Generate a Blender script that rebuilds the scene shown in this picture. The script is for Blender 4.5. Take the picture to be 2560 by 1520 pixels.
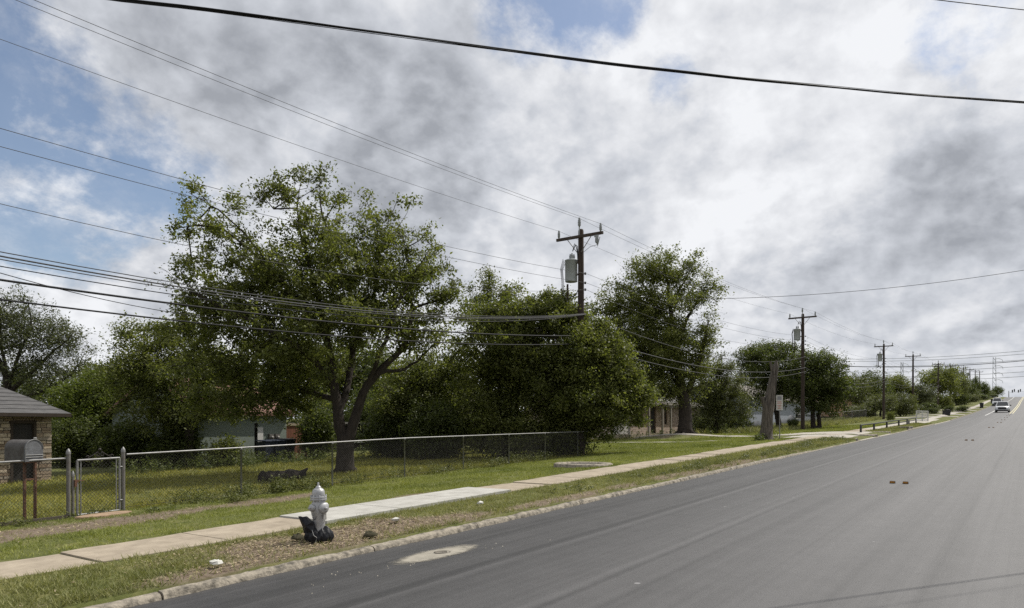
import bpy, math, random
import numpy as np
from mathutils import Vector, Matrix

# ---------------------------------------------------------------- clear
for o in list(bpy.data.objects):
    bpy.data.objects.remove(o)
SC = bpy.context.scene
COL = SC.collection

# World axes: X runs along the road (uphill, away), Y runs from the road to the left-hand lots.
CA, SA = 0.8150, 0.5795          # camera heading in that frame
FPX, U0, V0, EYE = 1828.0, 1280.0, 1066.0, 2.02

# ---------------------------------------------------------------- camera
cam_d = bpy.data.cameras.new('camera')
cam = bpy.data.objects.new('camera', cam_d)
COL.objects.link(cam)
cam.location = (0, 0, EYE)
cam.rotation_euler = (math.radians(90), 0, -math.atan2(CA, SA))
cam_d.sensor_width = 36.0
cam_d.lens = FPX / 2560 * 36
cam_d.shift_y = (V0 - 760) / 2560
cam_d.clip_start = 0.1
cam_d.clip_end = 6000
SC.camera = cam

# ---------------------------------------------------------------- light and sky
SUN_DIR = Vector((0.598, -0.237, 0.0)).normalized() * math.cos(math.radians(52))
SUN_DIR.z = math.sin(math.radians(52))
sun_d = bpy.data.lights.new('sun', 'SUN')
sun_d.energy = 4.7
sun_d.angle = math.radians(0.6)
sun_d.color = (1.0, 0.955, 0.88)
sun = bpy.data.objects.new('sun', sun_d)
COL.objects.link(sun)
sun.rotation_euler = SUN_DIR.to_track_quat('Z', 'Y').to_euler()
sun.location = (0, 0, 60)

world = bpy.data.worlds.new('World')
SC.world = world
world.use_nodes = True


def px_dir(u, v):
    x = (u - U0) / FPX
    z = -(v - V0) / FPX
    d = Vector((CA + x * SA, SA - x * CA, z))
    return d.normalized()


def build_sky():
    nt = world.node_tree
    nt.nodes.clear()
    N = nt.nodes.new
    L = nt.links.new
    out = N('ShaderNodeOutputWorld')
    bg = N('ShaderNodeBackground')
    bg.inputs['Strength'].default_value = 0.1
    L(bg.outputs[0], out.inputs[0])
    sky = N('ShaderNodeTexSky')
    sky.sky_type = 'NISHITA'
    sky.sun_disc = False
    sky.sun_elevation = math.radians(52)
    sky.sun_rotation = math.atan2(SUN_DIR.x, SUN_DIR.y)
    sky.altitude = 200
    sky.air_density = 1.0
    sky.dust_density = 1.2
    sky.ozone_density = 1.5
    tc = N('ShaderNodeTexCoord')
    D = tc.outputs['Generated']

    def math_(op, a, b=None, clamp=False):
        n = N('ShaderNodeMath')
        n.operation = op
        n.use_clamp = clamp
        for i, x in enumerate((a, b)):
            if x is None:
                continue
            if isinstance(x, (int, float)):
                n.inputs[i].default_value = x
            else:
                L(x, n.inputs[i])
        return n.outputs[0]

    def vmath(op, a, b=None):
        n = N('ShaderNodeVectorMath')
        n.operation = op
        for i, x in enumerate((a, b)):
            if x is None:
                continue
            if isinstance(x, (tuple, list, Vector)):
                n.inputs[i].default_value = tuple(x)
            else:
                L(x, n.inputs[i])
        return n.outputs['Value'] if op in ('DOT_PRODUCT', 'LENGTH') else n.outputs[0]

    def ramp(x, a, b, lo=0.0, hi=1.0):
        n = N('ShaderNodeMapRange')
        n.interpolation_type = 'SMOOTHSTEP'
        L(x, n.inputs[0])
        n.inputs[1].default_value = a
        n.inputs[2].default_value = b
        n.inputs[3].default_value = lo
        n.inputs[4].default_value = hi
        return n.outputs[0]

    def noise(vec, scale, detail, rough, dist=0.0):
        n = N('ShaderNodeTexNoise')
        n.noise_dimensions = '3D'
        L(vec, n.inputs['Vector'])
        n.inputs['Scale'].default_value = scale
        n.inputs['Detail'].default_value = detail
        n.inputs['Roughness'].default_value = rough
        n.inputs['Distortion'].default_value = dist
        return n.outputs['Fac']

    sep = N('ShaderNodeSeparateXYZ')
    L(D, sep.inputs[0])
    z = math_('MAXIMUM', sep.outputs[2], 0.0)
    den = math_('ADD', z, 0.55)
    comb = N('ShaderNodeCombineXYZ')
    L(math_('DIVIDE', sep.outputs[0], den), comb.inputs[0])
    L(math_('DIVIDE', sep.outputs[1], den), comb.inputs[1])
    comb.inputs[2].default_value = 3.7
    P = comb.outputs[0]
    # gentle warp so the cloud edges curl
    wn = N('ShaderNodeTexNoise')
    L(P, wn.inputs['Vector'])
    wn.inputs['Scale'].default_value = 1.1
    wn.inputs['Detail'].default_value = 4
    warp = vmath('SUBTRACT', wn.outputs['Color'], (0.5, 0.5, 0.5))
    sc = N('ShaderNodeVectorMath'); sc.operation = 'SCALE'
    L(warp, sc.inputs[0]); sc.inputs['Scale'].default_value = 0.12
    P2 = vmath('ADD', P, sc.outputs[0])
    n1 = noise(P2, 1.9, 10, 0.58)
    # the same field sampled a step towards the sun: lit edges, grey bellies
    off = vmath('ADD', P2, (SUN_DIR.x * 0.10, SUN_DIR.y * 0.10, 0.02))
    n1b = noise(off, 1.9, 8, 0.58)
    lit = math_('SUBTRACT', n1, n1b)
    nbig = noise(P, 0.95, 4, 0.5)
    nfine = noise(P2, 8.0, 9, 0.68)

    # cloud breaks seen in the photograph (directions), softened by the noise
    dens = math_('ADD', math_('ADD', 0.5, math_('MULTIPLY', math_('SUBTRACT', n1, 0.5), 1.35)), math_('MULTIPLY', math_('SUBTRACT', nfine, 0.5), 0.46))
    allh = None
    breaks = [(-60, 320, 10, 0.36), (130, 350, 8.0, 0.37), (300, 400, 7.5, 0.37), (470, 470, 6.5, 0.34), (60, 480, 7.0, 0.36), (240, 490, 6.5, 0.33), (610, 520, 4.5, 0.28),
              (1320, 75, 4.6, 0.36), (1420, 60, 4.6, 0.36), (1500, 20, 4.2, 0.34), (1610, 120, 3.4, 0.22), (1710, 200, 3.6, 0.27), (1780, 270, 3.0, 0.26),
              (2420, 50, 3.6, 0.19), (2350, 10, 3.0, 0.12), (2500, 230, 3.4, 0.15), (130, 640, 6, 0.20)]
    for u, v, rad, amt in breaks:
        d = vmath('DOT_PRODUCT', D, px_dir(u, v))
        hole = ramp(d, math.cos(math.radians(rad * 1.25)), math.cos(math.radians(rad * 0.1)), 0.0, amt)
        allh = hole if allh is None else math_('MAXIMUM', allh, hole)
    dens = math_('SUBTRACT', dens, allh)
    # billowing lumps: rounded cells with creases between them
    def billow(vec, sc_, det):
        return math_('ABSOLUTE', math_('SUBTRACT', noise(vec, sc_, det, 0.55), 0.5))
    bill = math_('ADD', billow(P2, 2.7, 5), math_('MULTIPLY', billow(P2, 6.5, 6), 0.55))
    off2 = vmath('ADD', P2, (SUN_DIR.x * 0.035, SUN_DIR.y * 0.035, 0.0))
    bill2 = math_('ADD', billow(off2, 2.7, 5), math_('MULTIPLY', billow(off2, 6.5, 6), 0.55))
    lit2 = math_('SUBTRACT', bill2, bill)
    dens = math_('SUBTRACT', dens, math_('MULTIPLY', math_('SUBTRACT', bill, 0.13), 0.35))
    cover = ramp(dens, 0.08, 0.30)
    wisp = math_('MULTIPLY', ramp(noise(P2, 4.0, 8, 0.7), 0.45, 0.75), 0.40)
    cover = math_('MAXIMUM', cover, math_('ADD', 0.06, wisp))
    thick = ramp(dens, 0.40, 0.66)
    # brightness of cloud: white thin veils, greyer thick bellies, lit edges
    b = math_('ADD', 0.68, math_('MULTIPLY', lit, 4.6))
    b = math_('ADD', b, math_('MULTIPLY', math_('SUBTRACT', nfine, 0.5), 0.50))
    b = math_('ADD', b, math_('MULTIPLY', lit2, 2.2))
    b = math_('ADD', b, math_('MULTIPLY', math_('SUBTRACT', bill, 0.13), -0.9))
    b = math_('SUBTRACT', b, math_('MULTIPLY', thick, 0.26))
    b = math_('SUBTRACT', b, math_('MULTIPLY', math_('SUBTRACT', nbig, 0.5), 0.9))
    bellies = [(1020, 530, 6.5, 0.34), (820, 420, 6, 0.08), (560, 130, 8, 0.18), (240, 40, 6, 0.20), (2340, 570, 5.0, 0.50), (2150, 640, 5, 0.28), (1160, 310, 6, 0.18), (2200, 320, 4, 0.26), (1480, 640, 6, 0.28), (1700, 430, 4, 0.14), (2500, 760, 5, 0.22), (1330, 250, 3, 0.1)]
    bel = None
    for u, v, rad, amt in bellies:
        d = vmath('DOT_PRODUCT', D, px_dir(u, v))
        g = ramp(d, math.cos(math.radians(rad * 1.5)), 1.0, 0.0, amt)
        bel = g if bel is None else math_('MAXIMUM', bel, g)
    bel = math_('MULTIPLY', bel, ramp(n1, 0.32, 0.62, 0.25, 0.85))
    b = math_('SUBTRACT', b, bel)
    sunward = vmath('DOT_PRODUCT', D, SUN_DIR)
    b = math_('ADD', b, ramp(sunward, 0.35, 1.0, -0.04, 0.06))
    b = math_('ADD', math_('MULTIPLY', b, 0.84), 0.15)
    b = math_('MAXIMUM', b, 0.0)
    cr = N('ShaderNodeValToRGB')
    L(b, cr.inputs[0])
    e = cr.color_ramp.elements
    e[0].position = 0.0; e[0].color = (0.36, 0.38, 0.42, 1)
    e[1].position = 0.98; e[1].color = (0.90, 0.915, 0.945, 1)
    m = e.new(0.45); m.color = (0.60, 0.625, 0.675, 1)
    m = e.new(0.70); m.color = (0.76, 0.775, 0.81, 1)
    csc = N('ShaderNodeVectorMath'); csc.operation = 'SCALE'
    L(cr.outputs[0], csc.inputs[0]); csc.inputs['Scale'].default_value = 10.0
    # haze of thin cloud near the horizon
    low = ramp(z, 0.0, 0.16, 0.55, 0.0)
    cov = math_('MAXIMUM', cover, low)
    hs = N('ShaderNodeHueSaturation')
    L(sky.outputs[0], hs.inputs['Color'])
    hs.inputs['Saturation'].default_value = 0.92
    hs.inputs['Value'].default_value = 1.18
    mix = N('ShaderNodeMix'); mix.data_type = 'RGBA'
    L(cov, mix.inputs['Factor'])
    L(hs.outputs[0], mix.inputs['A'])
    L(csc.outputs[0], mix.inputs['B'])
    L(mix.outputs['Result'], bg.inputs['Color'])


build_sky()
SC.view_settings.view_transform = 'Standard'
SC.view_settings.look = 'None'
SC.view_settings.exposure = 0.0
SC.view_settings.gamma = 1.0
SC.view_settings.use_curve_mapping = False
SC.render.engine = 'CYCLES'
SC.cycles.use_denoising = False
SC.cycles.max_bounces = 6
SC.cycles.transparent_max_bounces = 8

# ---------------------------------------------------------------- geometry of the place
_S = np.arange(-300.0, 1500.0, 1.0)
_prof_s = [-300, -60, 0, 33, 66, 96, 134, 165, 205, 245, 277, 335, 365, 430, 700, 1500]
_prof_z = [-7, -1.6, 0, .92, 1.75, 2.55, 3.9, 5.1, 6.8, 8.9, 10.3, 13.1, 13.7, 11.0, 1.0, -12]
_Z = np.interp(_S, _prof_s, _prof_z)
_k = np.hanning(31); _k /= _k.sum()
_Z = np.convolve(np.pad(_Z, 15, mode='edge'), _k, mode='valid')
_ct = [-500, -60, -12, -4.6, -3.4, -3.05, -3.0, -2.9, 7.88, 7.92, 8.1, 9.55, 9.6, 10.8, 10.85, 13, 16, 22, 30, 60, 600]
_cz = [-3, -.5, .1, .17, .14, .12, .05, -.06, -.06, .09, .115, .165, .155, .155, .165, .09, -.04, -.18, -.35, -.8, -8]


def zr(s):
    return np.interp(s, _S, _Z)


def hash2(i, j, seed):
    h = np.sin(i * 127.1 + j * 311.7 + seed * 74.7) * 43758.5453
    return h - np.floor(h)


def vnoise(x, y, seed=0):
    x = np.asarray(x, float); y = np.asarray(y, float)
    i = np.floor(x); j = np.floor(y)
    fx = x - i; fy = y - j
    fx = fx * fx * (3 - 2 * fx); fy = fy * fy * (3 - 2 * fy)
    a = hash2(i, j, seed); b = hash2(i + 1, j, seed)
    c = hash2(i, j + 1, seed); d = hash2(i + 1, j + 1, seed)
    return (a * (1 - fx) + b * fx) * (1 - fy) + (c * (1 - fx) + d * fx) * fy


def fbm(x, y, seed=0, octs=4):
    v = 0; a = .5; tot = 0
    for o in range(octs):
        v = v + a * vnoise(np.asarray(x) * 2 ** o, np.asarray(y) * 2 ** o, seed + o * 3)
        tot += a; a *= .5
    return v / tot


def zg(s, t):
    s = np.asarray(s, float); t = np.asarray(t, float)
    z = zr(s) + np.interp(t, _ct, _cz)
    soft = np.clip((t - 8.0) / .5, 0, 1) * np.clip(1 - (np.abs(t - 10.2) < .75), .15, 1)
    z = z + soft * (fbm(s / 1.3, t / 1.3, 5) - .5) * .09
    # little hump of soil and roots under the old shade tree
    z = z + .28 * np.exp(-(((s - 51) / 3.4) ** 2 + ((t - 21) / 2.6) ** 2))
    return z


def zgf(s, t):
    return float(zg(s, t))


def W(u, v, Y):
    x = (u - U0) / FPX * Y
    return Vector((Y * CA + x * SA, Y * SA - x * CA, EYE - (v - V0) / FPX * Y))


def G(u, Y, dz=0.0):
    p = W(u, V0, Y)
    p.z = zgf(p.x, p.y) + dz
    return p


def s_at(u, t):
    d = (u - U0) / FPX
    Y = t / (SA - CA * d)
    return Y * (CA + d * SA)


# ---------------------------------------------------------------- object helpers
def tag(o, label=None, cat=None, group=None, kind=None):
    if label: o['label'] = label
    if cat: o['category'] = cat
    if group: o['group'] = group
    if kind: o['kind'] = kind
    return o


def empty(name, loc, label=None, cat=None, group=None, rz=0.0):
    o = bpy.data.objects.new(name, None)
    COL.objects.link(o)
    o.location = loc
    o.rotation_euler = (0, 0, rz)
    o.empty_display_size = .2
    return tag(o, label, cat, group)


def link(name, me, parent=None):
    o = bpy.data.objects.new(name, me)
    COL.objects.link(o)
    if parent is not None:
        o.parent = parent
    return o


def mesh_np(name, V, F, mat, parent=None, attrs=None, smooth=False, mats=None):
    """F: (n,k) int array, uniform k."""
    V = np.asarray(V, np.float32); F = np.asarray(F, np.int32)
    me = bpy.data.meshes.new(name)
    n, k = F.shape
    me.vertices.add(len(V)); me.vertices.foreach_set('co', V.ravel())
    me.loops.add(n * k); me.loops.foreach_set('vertex_index', F.ravel())
    me.polygons.add(n)
    me.polygons.foreach_set('loop_start', np.arange(0, n * k, k, dtype=np.int32))
    try:
        me.polygons.foreach_set('loop_total', np.full(n, k, np.int32))
    except Exception:
        pass
    me.update(calc_edges=True)
    if smooth:
        me.polygons.foreach_set('use_smooth', np.ones(n, bool))
    for an, av in (attrs or {}).items():
        at = me.attributes.new(an, 'FLOAT', 'POINT')
        at.data.foreach_set('value', np.asarray(av, np.float32))
    if mat is not None:
        me.materials.append(mat)
    o = link(name, me, parent)
    return o


class MB:
    """collects polygons; build() makes one mesh object (coordinates relative to the parent's frame)."""
    def __init__(self):
        self.v = []; self.f = []; self.sm = []

    def add(self, verts, faces, smooth=False):
        b = len(self.v)
        self.v += [tuple(x) for x in verts]
        self.f += [tuple(b + i for i in f) for f in faces]
        self.sm += [smooth] * len(faces)
        return self

    def box(self, c, size, rz=0.0, rx=0.0, ry=0.0, taper=1.0):
        x, y, z = (a / 2 for a in size)
        vs = [(-x, -y, -z), (x, -y, -z), (x, y, -z), (-x, y, -z),
              (-x * taper, -y * taper, z), (x * taper, -y * taper, z), (x * taper, y * taper, z), (-x * taper, y * taper, z)]
        M = Matrix.Rotation(rz, 3, 'Z') @ Matrix.Rotation(ry, 3, 'Y') @ Matrix.Rotation(rx, 3, 'X')
        c = Vector(c)
        return self.add([M @ Vector(p) + c for p in vs],
                        [(3, 2, 1, 0), (4, 5, 6, 7), (0, 1, 5, 4), (1, 2, 6, 5), (2, 3, 7, 6), (3, 0, 4, 7)])

    def bbox(self, a, b):
        return self.box([(a[i] + b[i]) / 2 for i in range(3)], [abs(b[i] - a[i]) for i in range(3)])

    def tube(self, pts, r, n=6, cap=True, smooth=True):
        pts = [Vector(p) for p in pts]
        if not hasattr(r, '__len__'):
            r = [r] * len(pts)
        rings = []
        up = Vector((0, 0, 1))
        for i, p in enumerate(pts):
            d = (pts[min(i + 1, len(pts) - 1)] - pts[max(i - 1, 0)])
            d = d.normalized() if d.length > 1e-9 else Vector((0, 0, 1))
            a = d.cross(up)
            if a.length < 1e-3:
                a = d.cross(Vector((1, 0, 0)))
            a.normalize(); b = d.cross(a)
            rings.append([p + (a * math.cos(2 * math.pi * k / n) + b * math.sin(2 * math.pi * k / n)) * r[i] for k in range(n)])
        vs = [q for ring in rings for q in ring]
        fs = []
        for i in range(len(pts) - 1):
            for k in range(n):
                k2 = (k + 1) % n
                fs.append((i * n + k, i * n + k2, (i + 1) * n + k2, (i + 1) * n + k))
        self.add(vs, fs, smooth)
        if cap:
            self.add(rings[0], [tuple(range(n))]); self.add(rings[-1], [tuple(reversed(range(n)))])
        return self

    def lathe(self, prof, c=(0, 0, 0), axis=(0, 0, 1), n=16, smooth=True, cap=True):
        """prof: list of (radius, height along axis)."""
        q = Vector((0, 0, 1)).rotation_difference(Vector(axis).normalized()).to_matrix()
        c = Vector(c)
        vs = []
        for r, h in prof:
            for k in range(n):
                a = 2 * math.pi * k / n
                vs.append(q @ Vector((r * math.cos(a), r * math.sin(a), h)) + c)
        fs = []
        for i in range(len(prof) - 1):
            for k in range(n):
                k2 = (k + 1) % n
                fs.append((i * n + k, i * n + k2, (i + 1) * n + k2, (i + 1) * n + k))
        self.add(vs, fs, smooth)
        if cap:
            self.add(vs[:n], [tuple(reversed(range(n)))]); self.add(vs[-n:], [tuple(range(n))])
        return self

    def prism(self, poly, axis_vec, smooth=False):
        """poly: planar list of 3D points, extruded by axis_vec."""
        n = len(poly); a = Vector(axis_vec)
        vs = [Vector(p) for p in poly] + [Vector(p) + a for p in poly]
        fs = [tuple(reversed(range(n))), tuple(range(n, 2 * n))]
        for i in range(n):
            j = (i + 1) % n
            fs.append((i, j, n + j, n + i))
        return self.add(vs, fs, smooth)

    def build(self, name, mat, parent=None, bevel=0.0, world=False):
        me = bpy.data.meshes.new(name)
        vs = self.v
        if world and parent is not None:
            M = (Matrix.Translation(parent.location) @ parent.rotation_euler.to_matrix().to_4x4()).inverted()
            vs = [tuple(M @ Vector(p)) for p in vs]
        me.from_pydata(vs, [], self.f)
        me.polygons.foreach_set('use_smooth', self.sm)
        if mat is not None:
            me.materials.append(mat)
        me.update()
        o = link(name, me, parent)
        if bevel:
            m = o.modifiers.new('bevel', 'BEVEL'); m.width = bevel; m.segments = 2; m.limit_method = 'ANGLE'
        return o


def copy_tree(o, parent=None):
    c = o.copy()
    COL.objects.link(c)
    c.parent = parent
    for ch in list(o.children):
        copy_tree(ch, c)
    return c


# ---------------------------------------------------------------- materials
def nodes_of(name):
    m = bpy.data.materials.new(name)
    m.use_nodes = True
    nt = m.node_tree
    b = nt.nodes['Principled BSDF']
    return m, nt, b


def pm(name, c1, c2=None, scale=6.0, rough=.7, metal=0.0, bump=0.0, detail=5.0, stretch=(1, 1, 1), spec=.3, contrast=(.35, .65), bscale=None):
    m, nt, b = nodes_of(name)
    N, L = nt.nodes.new, nt.links.new
    c2 = c2 or tuple(x * .8 for x in c1)
    tc = N('ShaderNodeTexCoord')
    mp = N('ShaderNodeMapping'); mp.inputs['Scale'].default_value = stretch
    L(tc.outputs['Object'], mp.inputs[0])
    nz = N('ShaderNodeTexNoise')
    nz.inputs['Scale'].default_value = scale; nz.inputs['Detail'].default_value = detail; nz.inputs['Roughness'].default_value = .62
    L(mp.outputs[0], nz.inputs['Vector'])
    cr = N('ShaderNodeValToRGB')
    cr.color_ramp.elements[0].position = contrast[0]; cr.color_ramp.elements[0].color = (*c1, 1)
    cr.color_ramp.elements[1].position = contrast[1]; cr.color_ramp.elements[1].color = (*c2, 1)
    L(nz.outputs['Fac'], cr.inputs[0])
    L(cr.outputs[0], b.inputs['Base Color'])
    b.inputs['Roughness'].default_value = rough
    b.inputs['Metallic'].default_value = metal
    b.inputs['Specular IOR Level'].default_value = spec
    if bump:
        n2 = N('ShaderNodeTexNoise')
        n2.inputs['Scale'].default_value = bscale or scale * 3; n2.inputs['Detail'].default_value = 6
        L(mp.outputs[0], n2.inputs['Vector'])
        bp = N('ShaderNodeBump'); bp.inputs['Strength'].default_value = bump; bp.inputs['Distance'].default_value = .02
        L(n2.outputs['Fac'], bp.inputs['Height'])
        L(bp.outputs[0], b.inputs['Normal'])
    return m


def leaf_mat(name, dark, light, trans=.28, rough=.5, spec=.2, tcol=None):
    m, nt, b = nodes_of(name)
    N, L = nt.nodes.new, nt.links.new
    at = N('ShaderNodeAttribute'); at.attribute_name = 'tint'
    cr = N('ShaderNodeValToRGB')
    cr.color_ramp.elements[0].color = (*dark, 1); cr.color_ramp.elements[1].color = (*light, 1)
    L(at.outputs['Fac'], cr.inputs[0])
    L(cr.outputs[0], b.inputs['Base Color'])
    b.inputs['Roughness'].default_value = rough
    b.inputs['Specular IOR Level'].default_value = spec
    tr = N('ShaderNodeBsdfTranslucent')
    mul = N('ShaderNodeMix'); mul.data_type = 'RGBA'; mul.blend_type = 'MULTIPLY'; mul.inputs['Factor'].default_value = 1.0
    L(cr.outputs[0], mul.inputs['A']); mul.inputs['B'].default_value = (*(tcol or (1.25, 1.35, .6)), 1)
    L(mul.outputs['Result'], tr.inputs['Color'])
    mx = N('ShaderNodeMixShader'); mx.inputs[0].default_value = trans
    L(b.outputs[0], mx.inputs[1]); L(tr.outputs[0], mx.inputs[2])
    L(mx.outputs[0], nt.nodes['Material Output'].inputs[0])
    return m

# ================================================================ SETTING: ground, road, kerb, sidewalk
RNG = np.random.default_rng(11)


def blob(s, t, cs, ct, rs, rt):
    return np.exp(-(((s - cs) / rs) ** 2 + ((t - ct) / rt) ** 2))


def dirt_mask(s, t):
    s = np.asarray(s, float); t = np.asarray(t, float)
    d = .12 * np.exp(-((t - 8.05) / .2) ** 2) * (s < 40) + .03 * np.exp(-((t - 8.6) / .7) ** 2) * (s < 16) + 1.2 * blob(s, t, 7.2, 8.8, 1.9, .66) + .9 * blob(s, t, 9.3, 8.5, 1.3, .4) + .8 * blob(s, t, 5.2, 8.2, 1.6, .25)
    d += 1.15 * blob(s, t, 5.6, 14.2, 3.0, 1.05) + 1.0 * blob(s, t, 10.2, 14.3, 2.2, .6) + .8 * blob(s, t, 3.5, 13.6, 3, .7) + .7 * blob(s, t, 2.5, 13.8, 2.5, .6)
    d += .85 * blob(s, t, 12.0, 11.2, 1.6, .25) + .75 * blob(s, t, 13.5, 8.2, 3.5, .22) + .8 * blob(s, t, 21.5, 8.2, 5.5, .3)
    d += .5 * blob(s, t, 30.0, 8.15, 6.0, .2) + .9 * blob(s, t, 2.5, 16.5, 2.5, .5) + .7 * blob(s, t, 52, 22, 6, 3)
    n = fbm(s / .8, t / .6, 21)
    d = d + (n - .5) * 1.0
    return np.clip((d - .32) / .35, 0, 1)


DRIVES = [(44.0, 49.0), (50.6, 55.6), (82.0, 100.0)]      # openings in the kerb


def build_ground():
    s = np.concatenate([np.arange(-300, -20, 20.), np.arange(-20, 0, 2.), np.arange(0, 45, .16), np.arange(45, 80, .5),
                        np.arange(80, 400, 4.), np.arange(400, 1501, 50.)])
    t = np.concatenate([np.array([-500, -200, -60, -30, -12, -4.6, -3.4, -3.05, -3.0, -2.9, 2.5, 7.88, 7.92]), np.arange(8.0, 17, .14),
                        np.arange(17, 32, .45), np.array([34, 38, 45, 60, 100, 200, 350, 600.])])
    S, T = np.meshgrid(s, t, indexing='ij')
    Z = zg(S, T)
    dm = dirt_mask(S, T)
    Z = Z - dm * .015 * (T > 8.05)
    V = np.stack([S, T, Z], -1).reshape(-1, 3)
    n, m = S.shape
    i = np.arange(n - 1)[:, None] * m + np.arange(m - 1)[None, :]
    F = np.stack([i, i + m, i + m + 1, i + 1], -1).reshape(-1, 4)
    mt, nt, b = nodes_of('ground_soil_and_grass')
    N, L = nt.nodes.new, nt.links.new
    tc = N('ShaderNodeTexCoord')

    def noise(sc, det=5, rough=.6, st=(1, 1, 1)):
        mp = N('ShaderNodeMapping'); mp.inputs['Scale'].default_value = st
        L(tc.outputs['Object'], mp.inputs[0])
        nz = N('ShaderNodeTexNoise'); nz.inputs['Scale'].default_value = sc; nz.inputs['Detail'].default_value = det
        nz.inputs['Roughness'].default_value = rough
        L(mp.outputs[0], nz.inputs['Vector'])
        return nz.outputs['Fac']

    def ramp(f, stops):
        cr = N('ShaderNodeValToRGB')
        e = cr.color_ramp.elements
        e[0].position, e[0].color = stops[0][0], (*stops[0][1], 1)
        e[1].position, e[1].color = stops[-1][0], (*stops[-1][1], 1)
        for p, c in stops[1:-1]:
            q = e.new(p); q.color = (*c, 1)
        L(f, cr.inputs[0])
        return cr.outputs[0]
    soil = ramp(noise(9, 8, .75), [(.3, (.085, .062, .045)), (.5, (.165, .128, .095)), (.72, (.27, .225, .175))])
    turf = ramp(noise(2.3, 8, .7), [(.3, (.055, .068, .018)), (.5, (.11, .12, .04)), (.7, (.19, .175, .075))])
    at = N('ShaderNodeAttribute'); at.attribute_name = 'dirt'
    mx = N('ShaderNodeMix'); mx.data_type = 'RGBA'
    L(at.outputs['Fac'], mx.inputs['Factor']); L(turf, mx.inputs['A']); L(soil, mx.inputs['B'])
    L(mx.outputs['Result'], b.inputs['Base Color'])
    b.inputs['Roughness'].default_value = .95
    b.inputs['Specular IOR Level'].default_value = .1
    bp = N('ShaderNodeBump'); bp.inputs['Strength'].default_value = .8; bp.inputs['Distance'].default_value = .03
    L(noise(26, 6, .7), bp.inputs['Height']); L(bp.outputs[0], b.inputs['Normal'])
    o = mesh_np('ground', V, F, mt, attrs={'dirt': dm.ravel()}, smooth=True)
    tag(o, kind='structure')


build_ground()


def road_z(s, t):
    return zr(s) + .10 * (1 - ((np.asarray(t) - 2.5) / 5.3) ** 2)


def rz_(s, t, dz=0.0):
    return float(road_z(s, t)) + dz


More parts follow.
